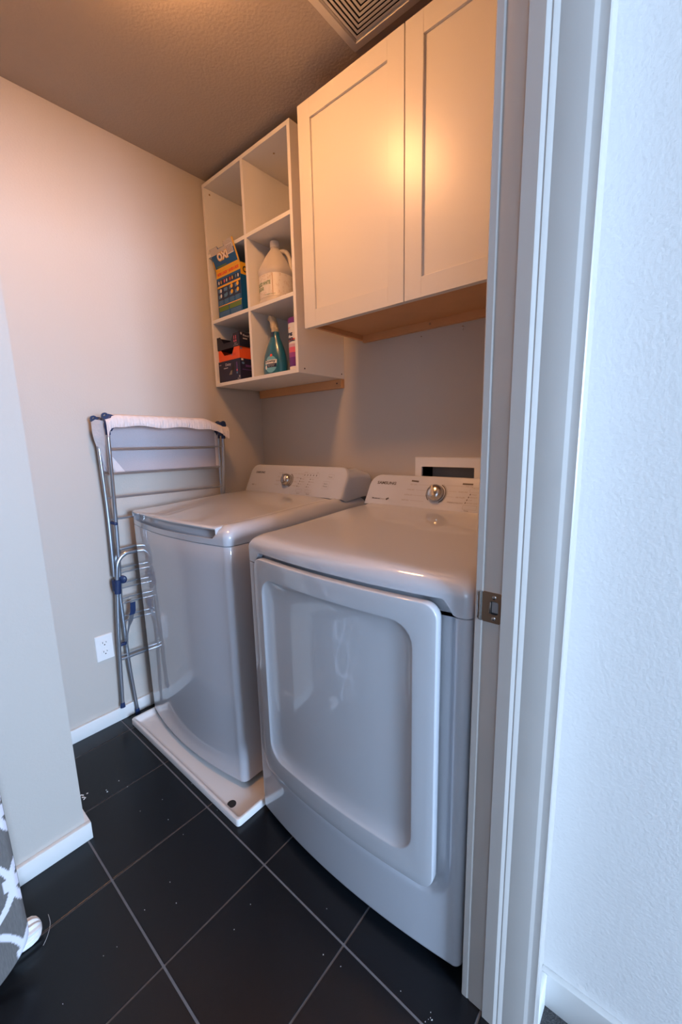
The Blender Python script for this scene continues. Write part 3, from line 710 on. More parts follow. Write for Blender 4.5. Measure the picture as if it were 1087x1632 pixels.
    # corner brackets with hanging eyes
    for (x, y, z, s) in ((.118, -.863, 1.318, 1), (.048, -.880, 1.310, 1), (.048, -.325, 1.300, -1), (.118, -.342, 1.297, -1)):
        b = MB().tube([(x, y, z-.052), (x, y, z-.02), (x, y+s*.004, z+.004), (x, y+s*.018, z+.018)], [.0095, .0115, .012, .010], 12, 3)
        b.prism([(x-.010, y-s*.016, z+.014), (x-.010, y+s*.006, z+.028), (x-.010, y+s*.050, z+.018), (x-.010, y+s*.012, z-.038)], (.020, 0, 0))
        N = 16; rows = []
        cc = Vector((x, y-s*.004, z+.020))
        for k in range(N):
            t = 2*PI*k/N; d = Vector((0, math.cos(t), math.sin(t)))
            rows.append([cc+d*.0060+Vector((-.004, 0, 0)), cc+d*.0060+Vector((.004, 0, 0)), cc+d*.0130+Vector((.004, 0, 0)), cc+d*.0130+Vector((-.004, 0, 0))])
        rows.append(rows[0]); b.loft(rows)
        b.make('corner_bracket', NAVY, g)
    # cover: gathered hem over the front, sheer mesh behind
    def ridge(y):   # height of the top edge along the rack
        return 1.348 - .030*sstep(-.45, -.318, y) - .016*sstep(-.835, -.872, y) - .010*(y+.86)/.54
    NY = 150; hem = []; sheer = []
    for i in range(NY+1):
        y = -.872+(.872-.318)*i/NY
        e = math.sin(i*1.9)*.0014 + math.sin(i*.77+1)*.0012
        zt = ridge(y); end = sstep(-.855, -.872, y); fe = sstep(-.37, -.318, y)
        hz = zt-.048-.030*end-.004*math.sin(i*.13) - .012*fe
        hem.append([Vector((.064, y, zt-.004)), Vector((.085, y, zt+.001)), Vector((.108, y, zt)), Vector((.127, y, zt-.006)), Vector((.1345, y, zt-.016+e)), Vector((.1365+e, y, zt-.030)), Vector((.136+e*1.6, y, hz+.008)), Vector((.1345+e*2.2, y, hz))])
        bot = 1.108 + .004*math.sin(y*22) + .02*sstep(-.84, -.872, y)
        sheer.append([Vector((.064-.030*(k/10)**.5*.6, y+.012*math.sin(k*.5)*end, (zt-.004)*(1-k/10)+bot*k/10)) for k in range(11)])
    MB().loft(hem, closed=False).make('gathered_hem', CLOTH, g)
    MB().loft(sheer, closed=False).make('mesh_cover', SHEER, g)
    MB().loft([[Vector((.066-.004, y, 1.118)) , Vector((.044, y, 1.106))] for y in (-.86, -.32)], closed=False)
    # loose flap at the near end and pale hem at the lower corner
    fl = []
    for k in range(13):
        t = k/12; z = 1.322-.215*t; w = .030*(1-t)**.7+.004
        yy = -.893+.050*t**1.6
        fl.append([Vector((.038, yy-.004+w*.15, z)), Vector((.055, yy-.012*math.sin(t*5)*.5-.003, z-.004)), Vector((.078, yy+.004, z+.004)), Vector((.100, yy+.006+w*.4, z)), Vector((.122, yy+.016+w*.3, z-.01*t))] if t < .35 else
                  [Vector((.038, yy-.004, z)), Vector((.050, yy-.008, z)), Vector((.062, yy, z)), Vector((.078, yy+.006, z+.01)), Vector((.122-.05*t, yy+.014, z+.012))])
    MB().loft(fl, closed=False).make('side_flap', CLOTH, g)
    lc = [[Vector((.052, -.860+.001*k, 1.205-.0*k-.008*k)), Vector((.053, -.850+.0055*k, 1.205-.008*k)) ] for k in range(13)]
    MB().loft(lc, closed=False).make('corner_patch', CLOTH, g)
    fc = [[Vector((.056, -.352, 1.29-.016*k)), Vector((.058, -.344, 1.29-.016*k)), Vector((.055, -.334, 1.29-.016*k))] for k in range(12)]
    MB().loft(fc, closed=False).make('side_flap', CLOTH, g)
rack()

# ------------------------------------------------------------------ ironing board
def board():
    yc, hw = -1.580, .168; H = 1.36; x0, lean = .772, .205/1.36
    g = thing('ironing_board', 'ironing board in grey and white trellis cover standing nose down by the partition wall', 'ironing board', (.74, yc, 0))
    def half(h):  # half width at height h above the nose
        return hw*math.sqrt(max(0, 1-(max(0, .095-h)/.095)**2.0))
    def P(h, y, d=0): return Vector((x0-lean*h+d, yc+y, .004+h))
    NH, NW = 544, 136
    v = []; f = []; col = []
    tx, ty = .138, .170
    def pattern(y, h):
        b_ = 9
        for sx in (0,):
            u = ((y-.086)/tx+.5) % 1 - .5; w = (h/ty+.18) % 1
            a = .5*math.sin(PI*w)**.62
            da = .004
            d = abs(abs(u)-a)*tx
            sl = .5*.62*max(math.sin(PI*w), .05)**(-.38)*math.cos(PI*w)*PI*tx/ty
            d /= math.sqrt(1+sl*sl); b_ = min(b_, d)
            # stepped blocks at the crossings
            ww = min(w, 1-w)*ty
            if abs(u)*tx < .015 and ww < .014: b_ = 0
            if (.5-abs(u))*tx < .015 and (.5-min(w, 1-w))*ty < .014: b_ = 0
        return b_ < .0064
    hs = [H*(k/NH)**1.0 for k in range(NH+1)]
    for h in hs:
        hwid = half(max(h, .0006))
        for j in range(NW+1):
            s_ = -1+2*j/NW; y = s_*hwid
            e = max(0, (abs(s_)-.93)/.07); v.append(P(h, y, .017-.006*e*e*1.2)); col.append(pattern(y, h) or False)
    for i in range(NH):
        for j in range(NW): a = i*(NW+1)+j; f.append((a, a+1, a+NW+2, a+NW+1))
    M = mat('trellis_fabric', (0.2, .2, .2), .85, bump=(500, .25, .002))
    nt = M.node_tree; at = nt.nodes.new('ShaderNodeAttribute'); at.attribute_name = 'pattern'
    n = nt.nodes.new('ShaderNodeTexNoise'); n.inputs['Scale'].default_value = 90; n.inputs['Detail'].default_value = 5
    mp = nt.nodes.new('ShaderNodeMapping'); mp.inputs['Scale'].default_value = (1, 6, .6)
    ge = nt.nodes.new('ShaderNodeNewGeometry'); nt.links.new(ge.outputs['Position'], mp.inputs['Vector']); nt.links.new(mp.outputs['Vector'], n.inputs['Vector'])
    g1 = nt.nodes.new('ShaderNodeMix'); g1.data_type = 'RGBA'; g1.inputs['A'].default_value = (.085, .082, .082, 1); g1.inputs['B'].default_value = (.19, .18, .175, 1)
    nt.links.new(n.outputs['Fac'], g1.inputs['Factor'])
    g2 = nt.nodes.new('ShaderNodeMix'); g2.data_type = 'RGBA'; g2.inputs['B'].default_value = (.72, .72, .80, 1)
    nt.links.new(at.outputs['Fac'], g2.inputs['Factor']); nt.links.new(g1.outputs['Result'], g2.inputs['A'])
    nt.links.new(g2.outputs['Result'], nt.nodes['Principled BSDF'].inputs['Base Color'])
    o = obj('patterned_cover', v, f, M, g, angle=60)
    ca = o.data.attributes.new('pattern', 'FLOAT', 'POINT'); ca.data.foreach_set('value', [1.0 if c else 0.0 for c in col])
    # fabric edge and metal top behind
    rows = []
    K = 60
    for k in range(2*K+1):
        if k <= K: h = .001+(H-.001)*(1-k/K)**1.6; s_ = -1
        else: h = .001+(H-.001)*((k-K)/K)**1.6; s_ = 1
        w = half(max(h, .0006))
        rows.append([P(h, s_*w, .0098), P(h, s_*(w+.001), .004), P(h, s_*(w-.002), -.004), P(h, s_*max(w-.018, 0), -.008)])
    MB().loft(rows, closed=False).make('cover_edge', flat('edge_fabric', (.13, .125, .13), .85), g)
    rows = []
    for k in range(41):
        h = .012+(H-.024)*k/40; w = max(half(h)-.012, .002); rows.append([P(h, -w, -.008), P(h, w, -.008), P(h, w, -.014), P(h, -w, -.014)])
    MB().loft(rows, cap0=True, cap1=True).make('metal_top', TUBE, g)
    for s_ in (-1, 1): MB().tube([P(.03, s_*.03, -.030), P(.6, s_*.03, -.030), P(1.15, s_*.03, -.022)], .009, 10).make('leg', PLATE, g)
    # T-foot with ribbed white end cap near the nose
    fz = .0305
    MB().tube([(.700, -1.600, fz), (.700, -1.425, fz)], .011, 12).make('foot_bar', PLATE, g)
    b = MB(); rows = []; N = 96
    for k, (d, rr_) in enumerate(((-.028, .021), (-.020, .024), (-.004, .0275), (.012, .028), (.024, .0255), (.032, .020), (.037, .011), (.039, .002))):
        rows.append([Vector((.712+rr_*(1+.10*math.cos(12*2*PI*j/N))*math.cos(2*PI*j/N), -1.420+d, .029+rr_*(1+.10*math.cos(12*2*PI*j/N))*math.sin(2*PI*j/N))) for j in range(N)])
    b.loft(rows, cap0=True, cap1=True).make('ribbed_foot_cap', PLATE, g)
board()

# ------------------------------------------------------------------ things on the shelves
ZL1, ZL2 = 1.5181, 1.8123         # lower shelf tops
def front_fn(x0, y, z0): return lambda u, v, d=.0004: Vector((x0+u, y-d, z0+v))
def side_fn(x, y0, z0): return lambda u, v, d=.0004: Vector((x+d, y0+u, z0+v))
def detergent():
    x0, x1, yf, yb, z0, z1 = .066, .252, -.281, -.120, ZL2, 2.020
    g = thing('detergent_box', 'open blue and yellow stain remover box with its flap up, left middle compartment', 'box', ((x0+x1)/2, (yf+yb)/2, z0))
    t = .0012
    b = MB().box(x0, x1, yf, yf+t, z0, z1).box(x0, x1, yb-t, yb, z0, z1).box(x0, x0+t, yf, yb, z0, z1).box(x1-t, x1, yf, yb, z0, z1).box(x0, x1, yf, yb, z0, z0+t)
    b.make('carton', BLUE, g, smooth=False)
    W, Hh = x1-x0, z1-z0
    fn = front_fn(x0, yf, z0)
    # opened front flap leaning forward
    th = math.radians(14); lf = .102
    ff = lambda u, v, d=.0004: Vector((x0-.012*v/lf+u, yf-math.sin(th)*v-d*math.cos(th), z1+math.cos(th)*v))
    fl = MB()
    prof_ = [(0, 0), (W, 0), (W-.002, lf), (W*.60, lf-.004), (W*.58, lf-.018), (W*.36, lf-.016), (W*.33, lf-.006), (.002, lf-.006)]
    fl.add([ff(u, v, 0) for u, v in prof_] + [ff(u, v, -t) for u, v in prof_], [tuple(range(8)), tuple(range(15, 7, -1))] + [(i, (i+1) % 8, 8+(i+1) % 8, 8+i) for i in range(8)])
    flap = fl.make('front_flap', BLUE, g, smooth=False)
    p = MB(); rect_on(p, ff, .001, W-.002, lf-.036, lf-.019); rect_on(p, ff, W*.60, W-.003, lf-.020, lf-.001); rect_on(p, ff, .003, W*.33, lf-.020, lf-.007); p.make('torn_paper', GREYB, flap, smooth=False)
    p = MB()
    for (u, w, h) in ((.045, .030, .052), (.075, .026, .044), (.098, .030, .040)): pass
    text_on(p, 'OXI', ff, .040, .034, .082, .036, bold=.09); p.make('logo_halo', YEL, flap, smooth=False)
    ff2 = lambda u, v: ff(u, v, .0008)
    p = MB(); text_on(p, 'OXI', ff2, .044, .037, .075, .030, bold=.02); p.make('logo', WHITEP, flap, smooth=False)
    p = MB(); rect_on(p, ff2, W*.66, W*.90, .045, .082); p.make('barcode_panel', WHITEP, flap, smooth=False)
    p = MB()
    ff3 = lambda u, v: ff(u, v, .0012)
    for k in range(11): rect_on(p, ff3, W*.67+k*.0038, W*.67+k*.0038+.0017+.001*(k % 3 == 0), .048, .080)
    p.make('barcode', flat('barcode_brown', (.22, .13, .10)), flap, smooth=False)
    p = MB(); rect_on(p, ff2, W-.010, W, 0.0, lf-.002); rect_on(p, ff2, 0, W, 0, .010); rect_on(p, ff2, .0, .006, .0, .045); p.make('yellow_band', YEL, flap, smooth=False)
    p = MB(); rect_on(p, ff2, .020, W*.50, .013, .018); p.make('green_strip', OLIVE, flap, smooth=False)
    p = MB(); rect_on(p, fn, 0, W, Hh-.030, Hh); p.make('yellow_band', YEL, g, smooth=False)
    fA = lambda u, v: fn(u, v, .0008); fB = lambda u, v: fn(u, v, .0012)
    p = MB(); text_on(p, 'MORE LOADS & SAVES A BOX', fA, .010, Hh-.022, W-.020, .014, bold=.07); p.make('red_lettering', RED, g, smooth=False)
    p = MB(); rect_on(p, fn, .006, W-.006, Hh-.062, Hh-.040); rect_on(p, fn, .004, W-.006, .078, Hh-.070); p.make('dark_panel', DBLUE, g, smooth=False)
    p = MB(); rect_on(p, fA, .004, W-.004, Hh-.074, Hh-.066); rect_on(p, fA, .004, W-.002, .052, .056); p.make('yellow_rule', YEL, g, smooth=False)
    p = MB(); rect_on(p, fn, .006, W*.45, .030, .050); rect_on(p, fn, W*.48, W-.006, .030, .050); p.make('green_strip', OLIVE, g, smooth=False)
    p = MB()
    for c in range(4):
        for k in range(5): rect_on(p, fA, .010+c*.043, .010+c*.043+.030+.006*((k+c) % 2), .060+k*.0042, .0622+k*.0042)
    for c in range(2):
        for k in range(4): rect_on(p, fA, .010+c*.088, .010+c*.088+.076, .006+k*.0055, .0086+k*.0055)
    for c in range(4):
        for k in range(2): rect_on(p, fA, .010+c*.043, .010+c*.043+.020, .088+k*.026, .1025+k*.026)
    p.make('small_print', TEXTB, g, smooth=False)
    icons = [(WHITEP, 0, 0), (YEL, 0, 1), (PINK, 1, 0), (WHITEP, 1, 1), (RED, 2, 0), (YEL, 2, 1), (TEXTB, 3, 0), (WHITEP, 3, 1)]
    for mt_, c, k in icons:
        p = MB(); cx = .018+c*.044+k*.018; p.add([fB(cx+.005*math.cos(t_)*(.8 if k else 1), Hh-.051+.008*math.sin(t_)) for t_ in [2*PI*q/10 for q in range(10)]], [tuple(range(10))]); p.make('stain_icon', mt_, g, smooth=False)
    for c in range(2):
        for k in range(2):
            p = MB(); cx = .115+c*.045; p.add([fB(cx+.009*math.cos(t_), .100+k*.024+.009*math.sin(t_)) for t_ in [2*PI*q/12 for q in range(12)]], [tuple(range(12))]); p.make('stain_icon', YEL, g, smooth=False)
    for c in range(2):
        for k in range(2):
            p = MB(); cx = .030+c*.045; p.add([fB(cx+.007*math.cos(t_), .098+k*.022+.009*math.sin(t_)) for t_ in [2*PI*q/7 for q in range(7)]], [tuple(range(7))]); p.make('stain_icon', TEXTB if c else WHITEP, g, smooth=False)
    sf = side_fn(x1, yf, z0)
    p = MB(); rect_on(p, sf, 0, yb-yf, Hh-.050, Hh); p.make('yellow_band', YEL, g, smooth=False)
    p = MB(); text_on(p, 'COLOR', lambda u, v: sf(u, v, .0008), .012, Hh-.040, .110, .026, bold=.03); p.make('side_lettering', BLACK, g, smooth=False)
    p = MB(); rect_on(p, sf, .030, .125, .085, Hh-.056); p.make('side_panel_print', DBLUE, g, smooth=False)
    p = MB(); p.add([sf(.085+.034*math.cos(t_), .110+.034*math.sin(t_), .0008) for t_ in [2*PI*q/20 for q in range(20)]], [tuple(range(20))]); p.make('side_badge', YEL, g, smooth=False)
    p = MB(); rect_on(p, sf, .030, .085, .004, .034); p.make('barcode_panel', WHITEP, g, smooth=False)
    # side flap opened upward on the right, pale inside
    b = MB(); b.add([Vector(q) for q in ((x1-.002, yf+.035, z1), (x1-.002, yb, z1), (x1+.018, yb-.02, z1+.060), (x1+.014, yf+.065, z1+.062))], [(0, 1, 2, 3)]); b.make('side_flap', GREYB, g, smooth=False)
    b = MB(); b.add([Vector(q) for q in ((x0, yf+.01, z1), (x0, yb, z1), (x0-.012, yb-.02, z1+.040), (x0-.014, yf+.02, z1+.042))], [(0, 1, 2, 3)]); b.make('side_flap', OLIVE, g, smooth=False)
detergent()

def jug():
    cx, cy, z0 = .352, -.200, ZL2
    cx, cy = .400, -.203
    g = thing('vinegar_jug', 'plastic gallon jug of distilled white vinegar with a handle', 'jug', (cx, cy, z0))
    def sq(r, z, p=2.6, n=40, oy=0):
        out = []
        for k in range(n):
            t = 2*PI*k/n; c, s = math.cos(t), math.sin(t); q = (abs(c)**p+abs(s)**p)**(-1/p); out.append(Vector((cx+r*q*c, cy+oy+r*q*s, z0+z)))
        return out
    rows = [sq(.062, 0), sq(.069, .003), sq(.0715, .010), sq(.0715, .022), sq(.0690, .026), sq(.0690, .120), sq(.0720, .126), sq(.0720, .140), sq(.066, .156, 2.3), sq(.056, .178, 2.1), sq(.044, .200, 2), sq(.030, .220, 2), sq(.0205, .232, 2), sq(.0185, .238, 2), sq(.0185, .246, 2)]
    MB().loft(rows, cap0=True, cap1=True).make('body', JUG, g, angle=50)
    MB().lathe([(.0205, .240), (.0205, .262), (.019, .265), (0, .265)], (cx, cy, z0), 30).make('cap', flat('cap_white', (.78, .74, .68)), g)
    # handle on the right-front
    d = Vector((.86, .50, 0)).normalized(); c0 = Vector((cx, cy, z0))
    MB().tube([c0+d*.016+Vector((0, 0, .222)), c0+d*.044+Vector((0, 0, .223)), c0+d*.060+Vector((0, 0, .205)), c0+d*.068+Vector((0, 0, .172)), c0+d*.069+Vector((0, 0, .140))], [.010, .0095, .009, .0095, .011], 12, 5).make('handle', JUG, g)
    # label wraps the body
    r0 = .0698
    def lf(u, v, dd=0.0):   # u = angle in m along the circumference from the front-left
        t = u/.072 + math.radians(-124); p = 2.6; c, s = math.cos(t), math.sin(t); q = (abs(c)**p+abs(s)**p)**(-1/p)
        return Vector((cx+(r0+dd)*q*c, cy+(r0+dd)*q*s, z0+v))
    p = MB(); rect_on(p, lf, -.10, .26, .028, .118, 60, 1); lab = p.make('label', JUGL, g)
    l2 = lambda u, v: lf(u, v, .0009)
    p = MB(); text_on(p, 'DISTILLED WHITE', l2, -.028, .074, .106, .0145, bold=.02); text_on(p, 'VINEGAR', l2, -.022, .055, .062, .0145, bold=.02); text_on(p, 'ONE GALLON 128 FL OZ', l2, .045, .033, .052, .0035, bold=.02); p.make('green_lettering', GREENP, g, smooth=False)
    p = MB(); rnd = random.Random(3)
    for k in range(120):
        u = rnd.uniform(-.06, .20); v = rnd.choice((rnd.uniform(.094, .116), rnd.uniform(.031, .050)) if u < .082 else (rnd.uniform(.031, .116),))
        if .040 < u < .09 and v < .040: continue
        r_ = rnd.uniform(.0018, .0045); a0 = rnd.uniform(0, 6)
        n = 9; rows = [[l2(u+q*math.cos(a0+k2*.55), v+q*math.sin(a0+k2*.55)) for q in (r_, r_+.0006)] for k2 in range(n)]
        p.loft(rows, closed=False)
    rect_on(p, l2, .086, .0885, .030, .116, 1, 1); p.make('label_scrollwork', TAN, g, smooth=False)
jug()

def spray():
    cx, cy, z0 = .392, -.225, ZL1
    g = thing('fabric_spray_bottle', 'teal fabric softener trigger bottle with an oval logo label', 'spray bottle', (cx, cy, z0))
    def ov(a, b, z, ox=0, n=36): return [Vector((cx+ox+a*math.cos(2*PI*k/n), cy+b*math.sin(2*PI*k/n), z0+z)) for k in range(n)]
    prof_ = [(.058, .034, 0, 0), (.064, .039, .004, 0), (.0665, .041, .014, 0), (.0675, .042, .035, 0), (.0655, .041, .060, .001), (.058, .038, .090, .002), (.047, .032, .118, .004), (.035, .026, .142, .006), (.024, .020, .160, .008), (.0195, .0175, .172, .009), (.0180, .0165, .186, .009)]
    MB().loft([ov(a, b, z, ox) for a, b, z, ox in prof_], cap0=True, cap1=True).make('bottle', TEAL, g, angle=60)
    x = cx+.009
    MB().lathe([(.0165, .185), (.0170, .189), (.0165, .202), (.013, .206), (0, .206)], (x, cy, z0), 24).make('collar', GOLD, g)
    h = MB().loft([[Vector((x+dx*w+ox, cy+dy*.012, z0+z)) for dx, dy in ((-1, -1), (-.4, -1.2), (.6, -1.1), (1, -.5), (1, .5), (.6, 1.1), (-.4, 1.2), (-1, 1))] for w, ox, z in ((.013, 0, .202), (.0135, -.001, .214), (.014, -.004, .226), (.015, -.009, .238), (.015, -.014, .248), (.012, -.017, .254), (.006, -.019, .257))], cap0=True, cap1=True)
    h.make('spray_head', GOLD, g, angle=50)
    MB().box(x-.040, x-.026, cy-.007, cy+.007, z0+.240, z0+.254, .003).make('nozzle', GOLD, g)
    MB().tube([(x-.018, cy, z0+.236), (x-.026, cy, z0+.222), (x-.024, cy, z0+.205)], [.005, .004, .003], 8, 3).make('trigger', GOLD, g)
    MB().box(x-.008, x+.008, cy-.019, cy-.0165, z0+.160, z0+.184, .001).make('neck_tab', DBLUE, g)
    def prof_at(z):
        for (a0, b0, q0, o0), (a1, b1, q1, o1) in zip(prof_, prof_[1:]):
            if q0 <= z <= q1: t = (z-q0)/(q1-q0); return a0+(a1-a0)*t, b0+(b1-b0)*t, o0+(o1-o0)*t
        return prof_[-1][0], prof_[-1][1], prof_[-1][3]
    def fn(u, v, d=.0006):
        a, b, o = prof_at(v); xx = max(-.999, min(.999, u/a)); return Vector((cx+o+u, cy-b*math.sqrt(1-xx*xx)-d, z0+v))
    def oval(mb, cu, cv, ru, rv, d, n=28):
        rings = [[fn(cu+ru*q*math.cos(2*PI*k/n), cv+rv*q*math.sin(2*PI*k/n), d) for k in range(n)] for q in (1, .75, .5, .25, .02)]
        mb.loft(rings, cap1=True)
    cu, cv = .012, .046
    p = MB(); oval(p, cu, cv, .034, .036, .0006); p.make('label', SKY, g)
    p = MB(); rect_on(p, lambda u, v: fn(u, v, .0011), cu-.033, cu+.033, cv+.002, cv+.018, 14, 3); p.make('label_band', WHITEP, g)
    p = MB(); rect_on(p, lambda u, v: fn(u, v, .0011), cu-.020, cu+.032, cv-.014, cv+.002, 12, 3); text_on(p, 'Downy', lambda u, v: fn(u, v, .0016), cu-.030, cv+.0035, .058, .0150, bold=.03); p.make('logo', DBLUE, g)
    p = MB(); text_on(p, 'WRINKLE GUARD', lambda u, v: fn(u, v, .0018), cu-.015, cv-.005, .040, .0035); text_on(p, 'fabric spray', lambda u, v: fn(u, v, .0018), cu-.012, cv-.011, .034, .0035); oval(p, cu-.026, cv-.012, .007, .009, .0016, 14); p.make('label_lettering', WHITEP, g)
    p = MB(); oval(p, cu+.004, cv+.037, .0065, .006, .0012, 14); p.make('red_drop', RED, g)
spray()
def canister():
    cx, cy, z0, r = .5485, -.232, ZL1, .0375
    g = thing('powder_canister', 'tall pink and purple canister with a purple lid beside the right panel', 'canister', (cx, cy, z0))
    MB().lathe([(r-.002, 0), (r, .002), (r, .196), (r-.002, .198), (0, .198)], (cx, cy, z0), 36).make('canister_body', WHITEP, g)
    MB().lathe([(r+.0008, .190), (r+.0008, .206), (r-.001, .212), (r-.006, .214), (0, .214)], (cx, cy, z0), 36).make('lid', PURP, g)
    def fn(u, v, d=.0005):
        t = math.radians(-150)+u/r; return Vector((cx+(r+d)*math.cos(t), cy+(r+d)*math.sin(t), z0+v))
    for nm, mt_, v0, v1 in (('lower_print', PURP, .018, .055), ('mid_print', flat('magenta_print', (.33, .05, .25)), .055, .074), ('rose_print', PINK, .074, .095), ('pale_print', flat('pale_pink', (.62, .40, .48)), .095, .108)):
        p = MB(); rect_on(p, fn, -.05, .10, v0, v1, 24, 1); p.make(nm, mt_, g)
    p = MB(); n = 24
    p.loft([[fn(-.02+.12*k/n, .108+.012*math.sin(PI*.5*k/n), .001), fn(-.02+.12*k/n, .112+.012*math.sin(PI*.5*k/n), .001)] for k in range(n+1)], closed=False)
    f1 = lambda u, v: fn(u, v, .0012)
    text_on(p, 'Spring', f1, -.012, .138, .060, .018, bold=.05); text_on(p, 'Clean', f1, -.006, .120, .056, .018, bold=.05); p.make('navy_lettering', DBLUE, g)
    p = MB(); p.loft([[fn(-.02+.12*k/n, .113+.012*math.sin(PI*.5*k/n), .001), fn(-.02+.12*k/n, .119+.012*math.sin(PI*.5*k/n), .001)] for k in range(n+1)], closed=False); text_on(p, 'outdoor', f1, -.012, .168, .050, .009); p.make('red_stripe', RED, g)
    p = MB(); p.add([f1(.014+.006*math.cos(2*PI*k/12), .030+.006*math.sin(2*PI*k/12)) for k in range(12)], [tuple(range(12))]); p.make('orange_dot', YEL, g)
canister()
def cartons():
    GR = 'hygiene cartons stacked in the lower left compartment'
    t = .0011; yf, yb = -.279, -.150
    def open_box(name, label, x0, x1, z0, z1, mt_, dip, yf=yf, inner=BROWN):
        g = thing(name, label, 'box', ((x0+x1)/2, (yf+yb)/2, z0), GR)
        W, Hh = x1-x0, z1-z0
        b = MB().box(x0, x0+t, yf+t, yb, z0, z1).box(x1-t, x1, yf+t, yb, z0, z1).box(x0, x1, yb-t, yb, z0, z1).box(x0+t, x1-t, yf+t, yb-t, z0, z0+t)
        b.make('carton', mt_, g, smooth=False)
        a, c, d, e, low = dip
        poly = [(0, 0), (W, 0), (W, Hh), (W*e, Hh), (W*d, Hh*low), (W*c, Hh*low), (W*a, Hh*.97), (0, Hh*.97)]
        fr = MB(); n = len(poly)
        fr.add([Vector((x0+u, yf, z0+v)) for u, v in poly] + [Vector((x0+u, yf+t, z0+v)) for u, v in poly], [tuple(range(n)), tuple(range(2*n-1, n-1, -1))] + [(i, (i+1) % n, n+(i+1) % n, n+i) for i in range(n)])
        fr.make('cut_front', mt_, g, smooth=False)
        MB().add([Vector((x0+W*c, yf+.0005, z0+Hh*low+.0002)), Vector((x0+W*d, yf+.0005, z0+Hh*low+.0002)), Vector((x0+W*d, yf+.012, z0+Hh*low+.004)), Vector((x0+W*c, yf+.012, z0+Hh*low+.004))], [(0, 1, 2, 3)]).make('cut_edge', GREYB, g, smooth=False)
        MB().box(x0+t, x1-t, yb-.003, yb-t, z0+t, z1-.001).make('inside_back', inner, g, smooth=False)
        return g, front_fn(x0, yf, z0), side_fn(x1, yf, z0), W, Hh
    # bottom closed carton with a torn flap
    x0, x1, z0, z1 = .0290, .206, ZL1, 1.6180
    g = thing('hygiene_carton', 'closed dark navy carton with a torn front flap, bottom of the stack', 'box', ((x0+x1)/2, (yf+yb)/2, z0), GR)
    MB().box(x0, x1, yf, yb, z0, z1, .0008).make('carton', NAVYC, g, smooth=False)
    fn = front_fn(x0, yf, z0); sf = side_fn(x1, yf, z0)
    p = MB(); text_on(p, 'Daisy', fn, .058, .072, .046, .016, bold=.02); text_on(p, 'OVERNIGHT', fn, .042, .063, .036, .006, bold=.05); text_on(p, '36', fn, .160, .014, .012, .009, bold=.03); text_on(p, 'PADS', fn, .150, .006, .022, .005); text_on(p, 'soft', fn, .006, .082, .018, .007)
    p.make('lettering', flat('lettering_pale', (.55, .50, .55)), g, smooth=False)
    p = MB(); p.add([fn(*q, .0006) for q in ((.126, .084), (.090, .036), (.098, .028), (.128, .056))], [(0, 1, 2, 3)]); p.make('torn_flap', BLACK, g, smooth=False)
    p = MB(); p.add([fn(*q, .0010) for q in ((.084, .032), (.108, .032), (.112, .052), (.100, .050))], [(0, 1, 2, 3)]); p.make('torn_paper', flat('torn_board', (.25, .20, .16)), g, smooth=False)
    p = MB(); rect_on(p, fn, .146, .154, .040, .085); rect_on(p, sf, .030, .075, .062, .072); rect_on(p, sf, .010, .08, .048, .051); p.make('printed_lines', flat('purple_line', (.12, .05, .20)), g, smooth=False)
    for uv, mt_ in (((.150, .048), PINK), ((.150, .036), TEXTB)):
        p = MB(); p.add([fn(uv[0]+.005*math.cos(2*PI*k/10), uv[1]+.005*math.sin(2*PI*k/10), .001) for k in range(10)], [tuple(range(10))]); p.make('printed_dot', mt_, g, smooth=False)
    p = MB(); p.add([sf(.016+.008*math.cos(2*PI*k/12), .078+.005*math.sin(2*PI*k/12)) for k in range(12)], [tuple(range(12))]); p.make('printed_dot', TEXTB, g, smooth=False)
    p = MB(); rect_on(p, sf, .006, .018, .090, .098); p.make('price_mark', WHITEP, g, smooth=False)
    # orange open carton
    g, fn, sf, W, Hh = open_box('hygiene_carton', 'open orange carton, middle of the stack between two navy ones', .036, .204, 1.6184, 1.6715, ORG, (.13, .28, .66, .76, .46), inner=DARK)
    p = MB(); rect_on(p, fn, .112, .140, .016, .028); p.make('printed_text', RED, g, smooth=False)
    p = MB(); rect_on(p, fn, .106, .111, .017, .025); p.make('printed_mark', TEXTB, g, smooth=False)
    p = MB(); rect_on(p, sf, .006, .014, .040, .048); p.make('printed_mark', TEXTB, g, smooth=False)
    # navy open carton on top
    g, fn, sf, W, Hh = open_box('hygiene_carton', 'open dark navy carton with pink figures, top of the stack', .0290, .210, 1.6720, 1.7340, mat('carton_black_navy', (.010, .010, .026), .5), (.15, .30, .62, .74, .44), inner=BROWN)
    p = MB()
    for u in (.138, .152): rect_on(p, fn, u, u+.004, .034, .050); p.add([fn(u+.002+.004*math.cos(2*PI*k/8), .026+.005*math.sin(2*PI*k/8)) for k in range(8)], [tuple(range(8))])
    p.make('pink_figures', PINK, g, smooth=False)
    p = MB(); text_on(p, 'DAY', fn, .140, .012, .020, .005); text_on(p, 'UNSCENTED', fn, .134, .005, .036, .004); text_on(p, 'flexi fit', sf, .020, .044, .06, .010, bold=.02); rect_on(p, sf, .020, .045, .032, .037); rect_on(p, sf, .006, .016, .050, .060); p.make('lettering', flat('lettering_grey', (.50, .44, .46)), g, smooth=False)
cartons()
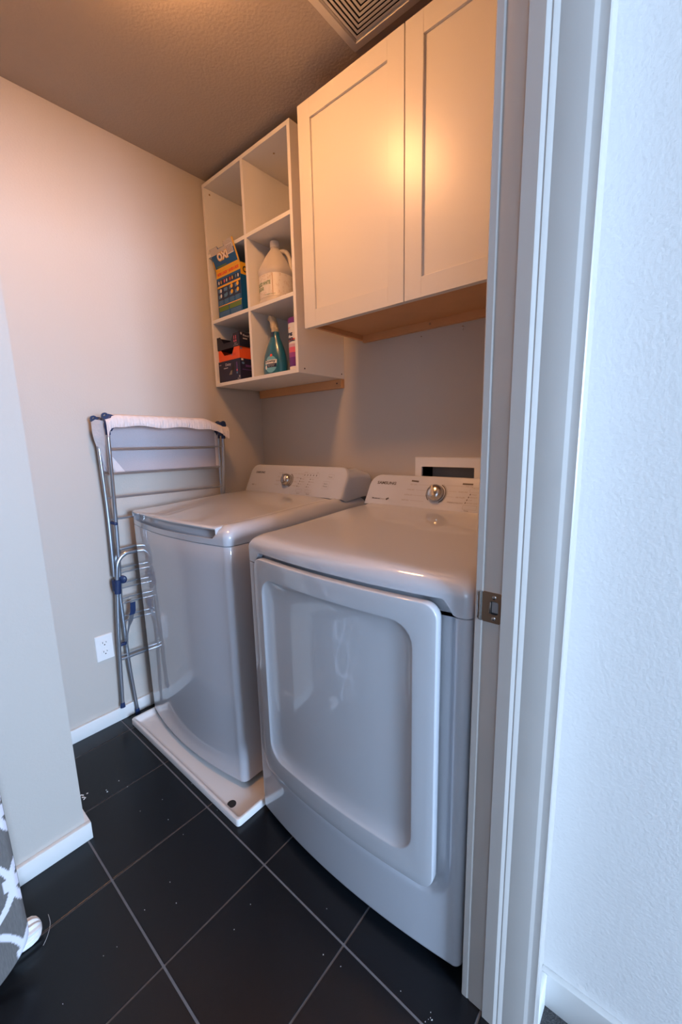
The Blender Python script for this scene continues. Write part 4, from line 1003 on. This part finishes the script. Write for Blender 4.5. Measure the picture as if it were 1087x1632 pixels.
def green():
    x0, x1, yf, yb, z0 = .2125, .292, -.142, -.060, ZL1
    g = thing('green_tub', 'lime green labelled tub tucked behind the carton stack', 'container', ((x0+x1)/2, (yf+yb)/2, z0))
    MB().box(x0, x1, yf, yb, z0, z0+.080, .008).make('lower_body', LGREEN, g); MB().box(x0, x1, yf, yb, z0+.080, z0+.150, .006).make('upper_body', LIME, g)
    MB().box(x0, x1, yf, yb, z0+.150, z0+.172, .004).make('white_rim', WHITEP, g); MB().box(x0+.002, x1-.002, yf+.002, yb-.002, z0+.172, z0+.180, .004).make('lid', LGREEN, g)
    fn = front_fn(x0, yf, z0); p = MB(); rect_on(p, fn, .050, .075, .112, .134); p.make('label_mark', PURP, g, smooth=False)
    p = MB()
    for k in range(6): rect_on(p, fn, .010, .070, .012+.010*k, .0135+.010*k)
    p.make('fine_print', flat('pale_lines', (.55, .58, .30)), g, smooth=False)
green()

# ------------------------------------------------------------------ small marks on the floor
def debris(name, label, pts, s, mt_, cat='debris'):
    b = MB(); rnd = random.Random(len(pts)*7+3)
    for (x, y) in pts:
        r_ = s*rnd.uniform(.5, 1.2); n = 6
        a = [Vector((x+r_*math.cos(2*PI*k/n)*rnd.uniform(.4, 1.2), y+r_*math.sin(2*PI*k/n)*rnd.uniform(.4, 1.2), .0004)) for k in range(n)]
        b.loft([a, [Vector((x*.3+p.x*.7, y*.3+p.y*.7, .0016)) for p in a]], cap0=True, cap1=True)
    o = b.make(name, mt_); o['kind'] = 'stuff'; o['label'] = label; o['category'] = cat
rnd = random.Random(5)
debris('dried_soap_specks', 'dried white soap specks on the black tile near the partition corner', [(.335+rnd.gauss(0, .010), -1.168+rnd.gauss(0, .006)) for _ in range(12)] + [(.345+.02*rnd.random()*k, -1.15+.022*k+rnd.gauss(0, .004)) for k in (2, 4) for _ in range(2)], .0034, WHITEP)
debris('lint_crumbs', 'scattered white lint crumbs on the black floor tiles', [(rnd.uniform(.55, 1.55), rnd.uniform(-1.5, -.86)) for _ in range(26)] + [(1.553+rnd.gauss(0, .004), -.897+rnd.gauss(0, .006)) for _ in range(6)], .0011, PLATE)
hb = MB().tube([(.676, -1.361, .001), (.690, -1.362, .0015), (.705, -1.364, .001), (.722, -1.371, .001), (.738, -1.381, .001), (.748, -1.390, .001)], .0004, 5, 4)
tag(hb.make('stray_thread', PLATE), 'thin curved pale thread on the floor beside the ironing board foot', 'thread')
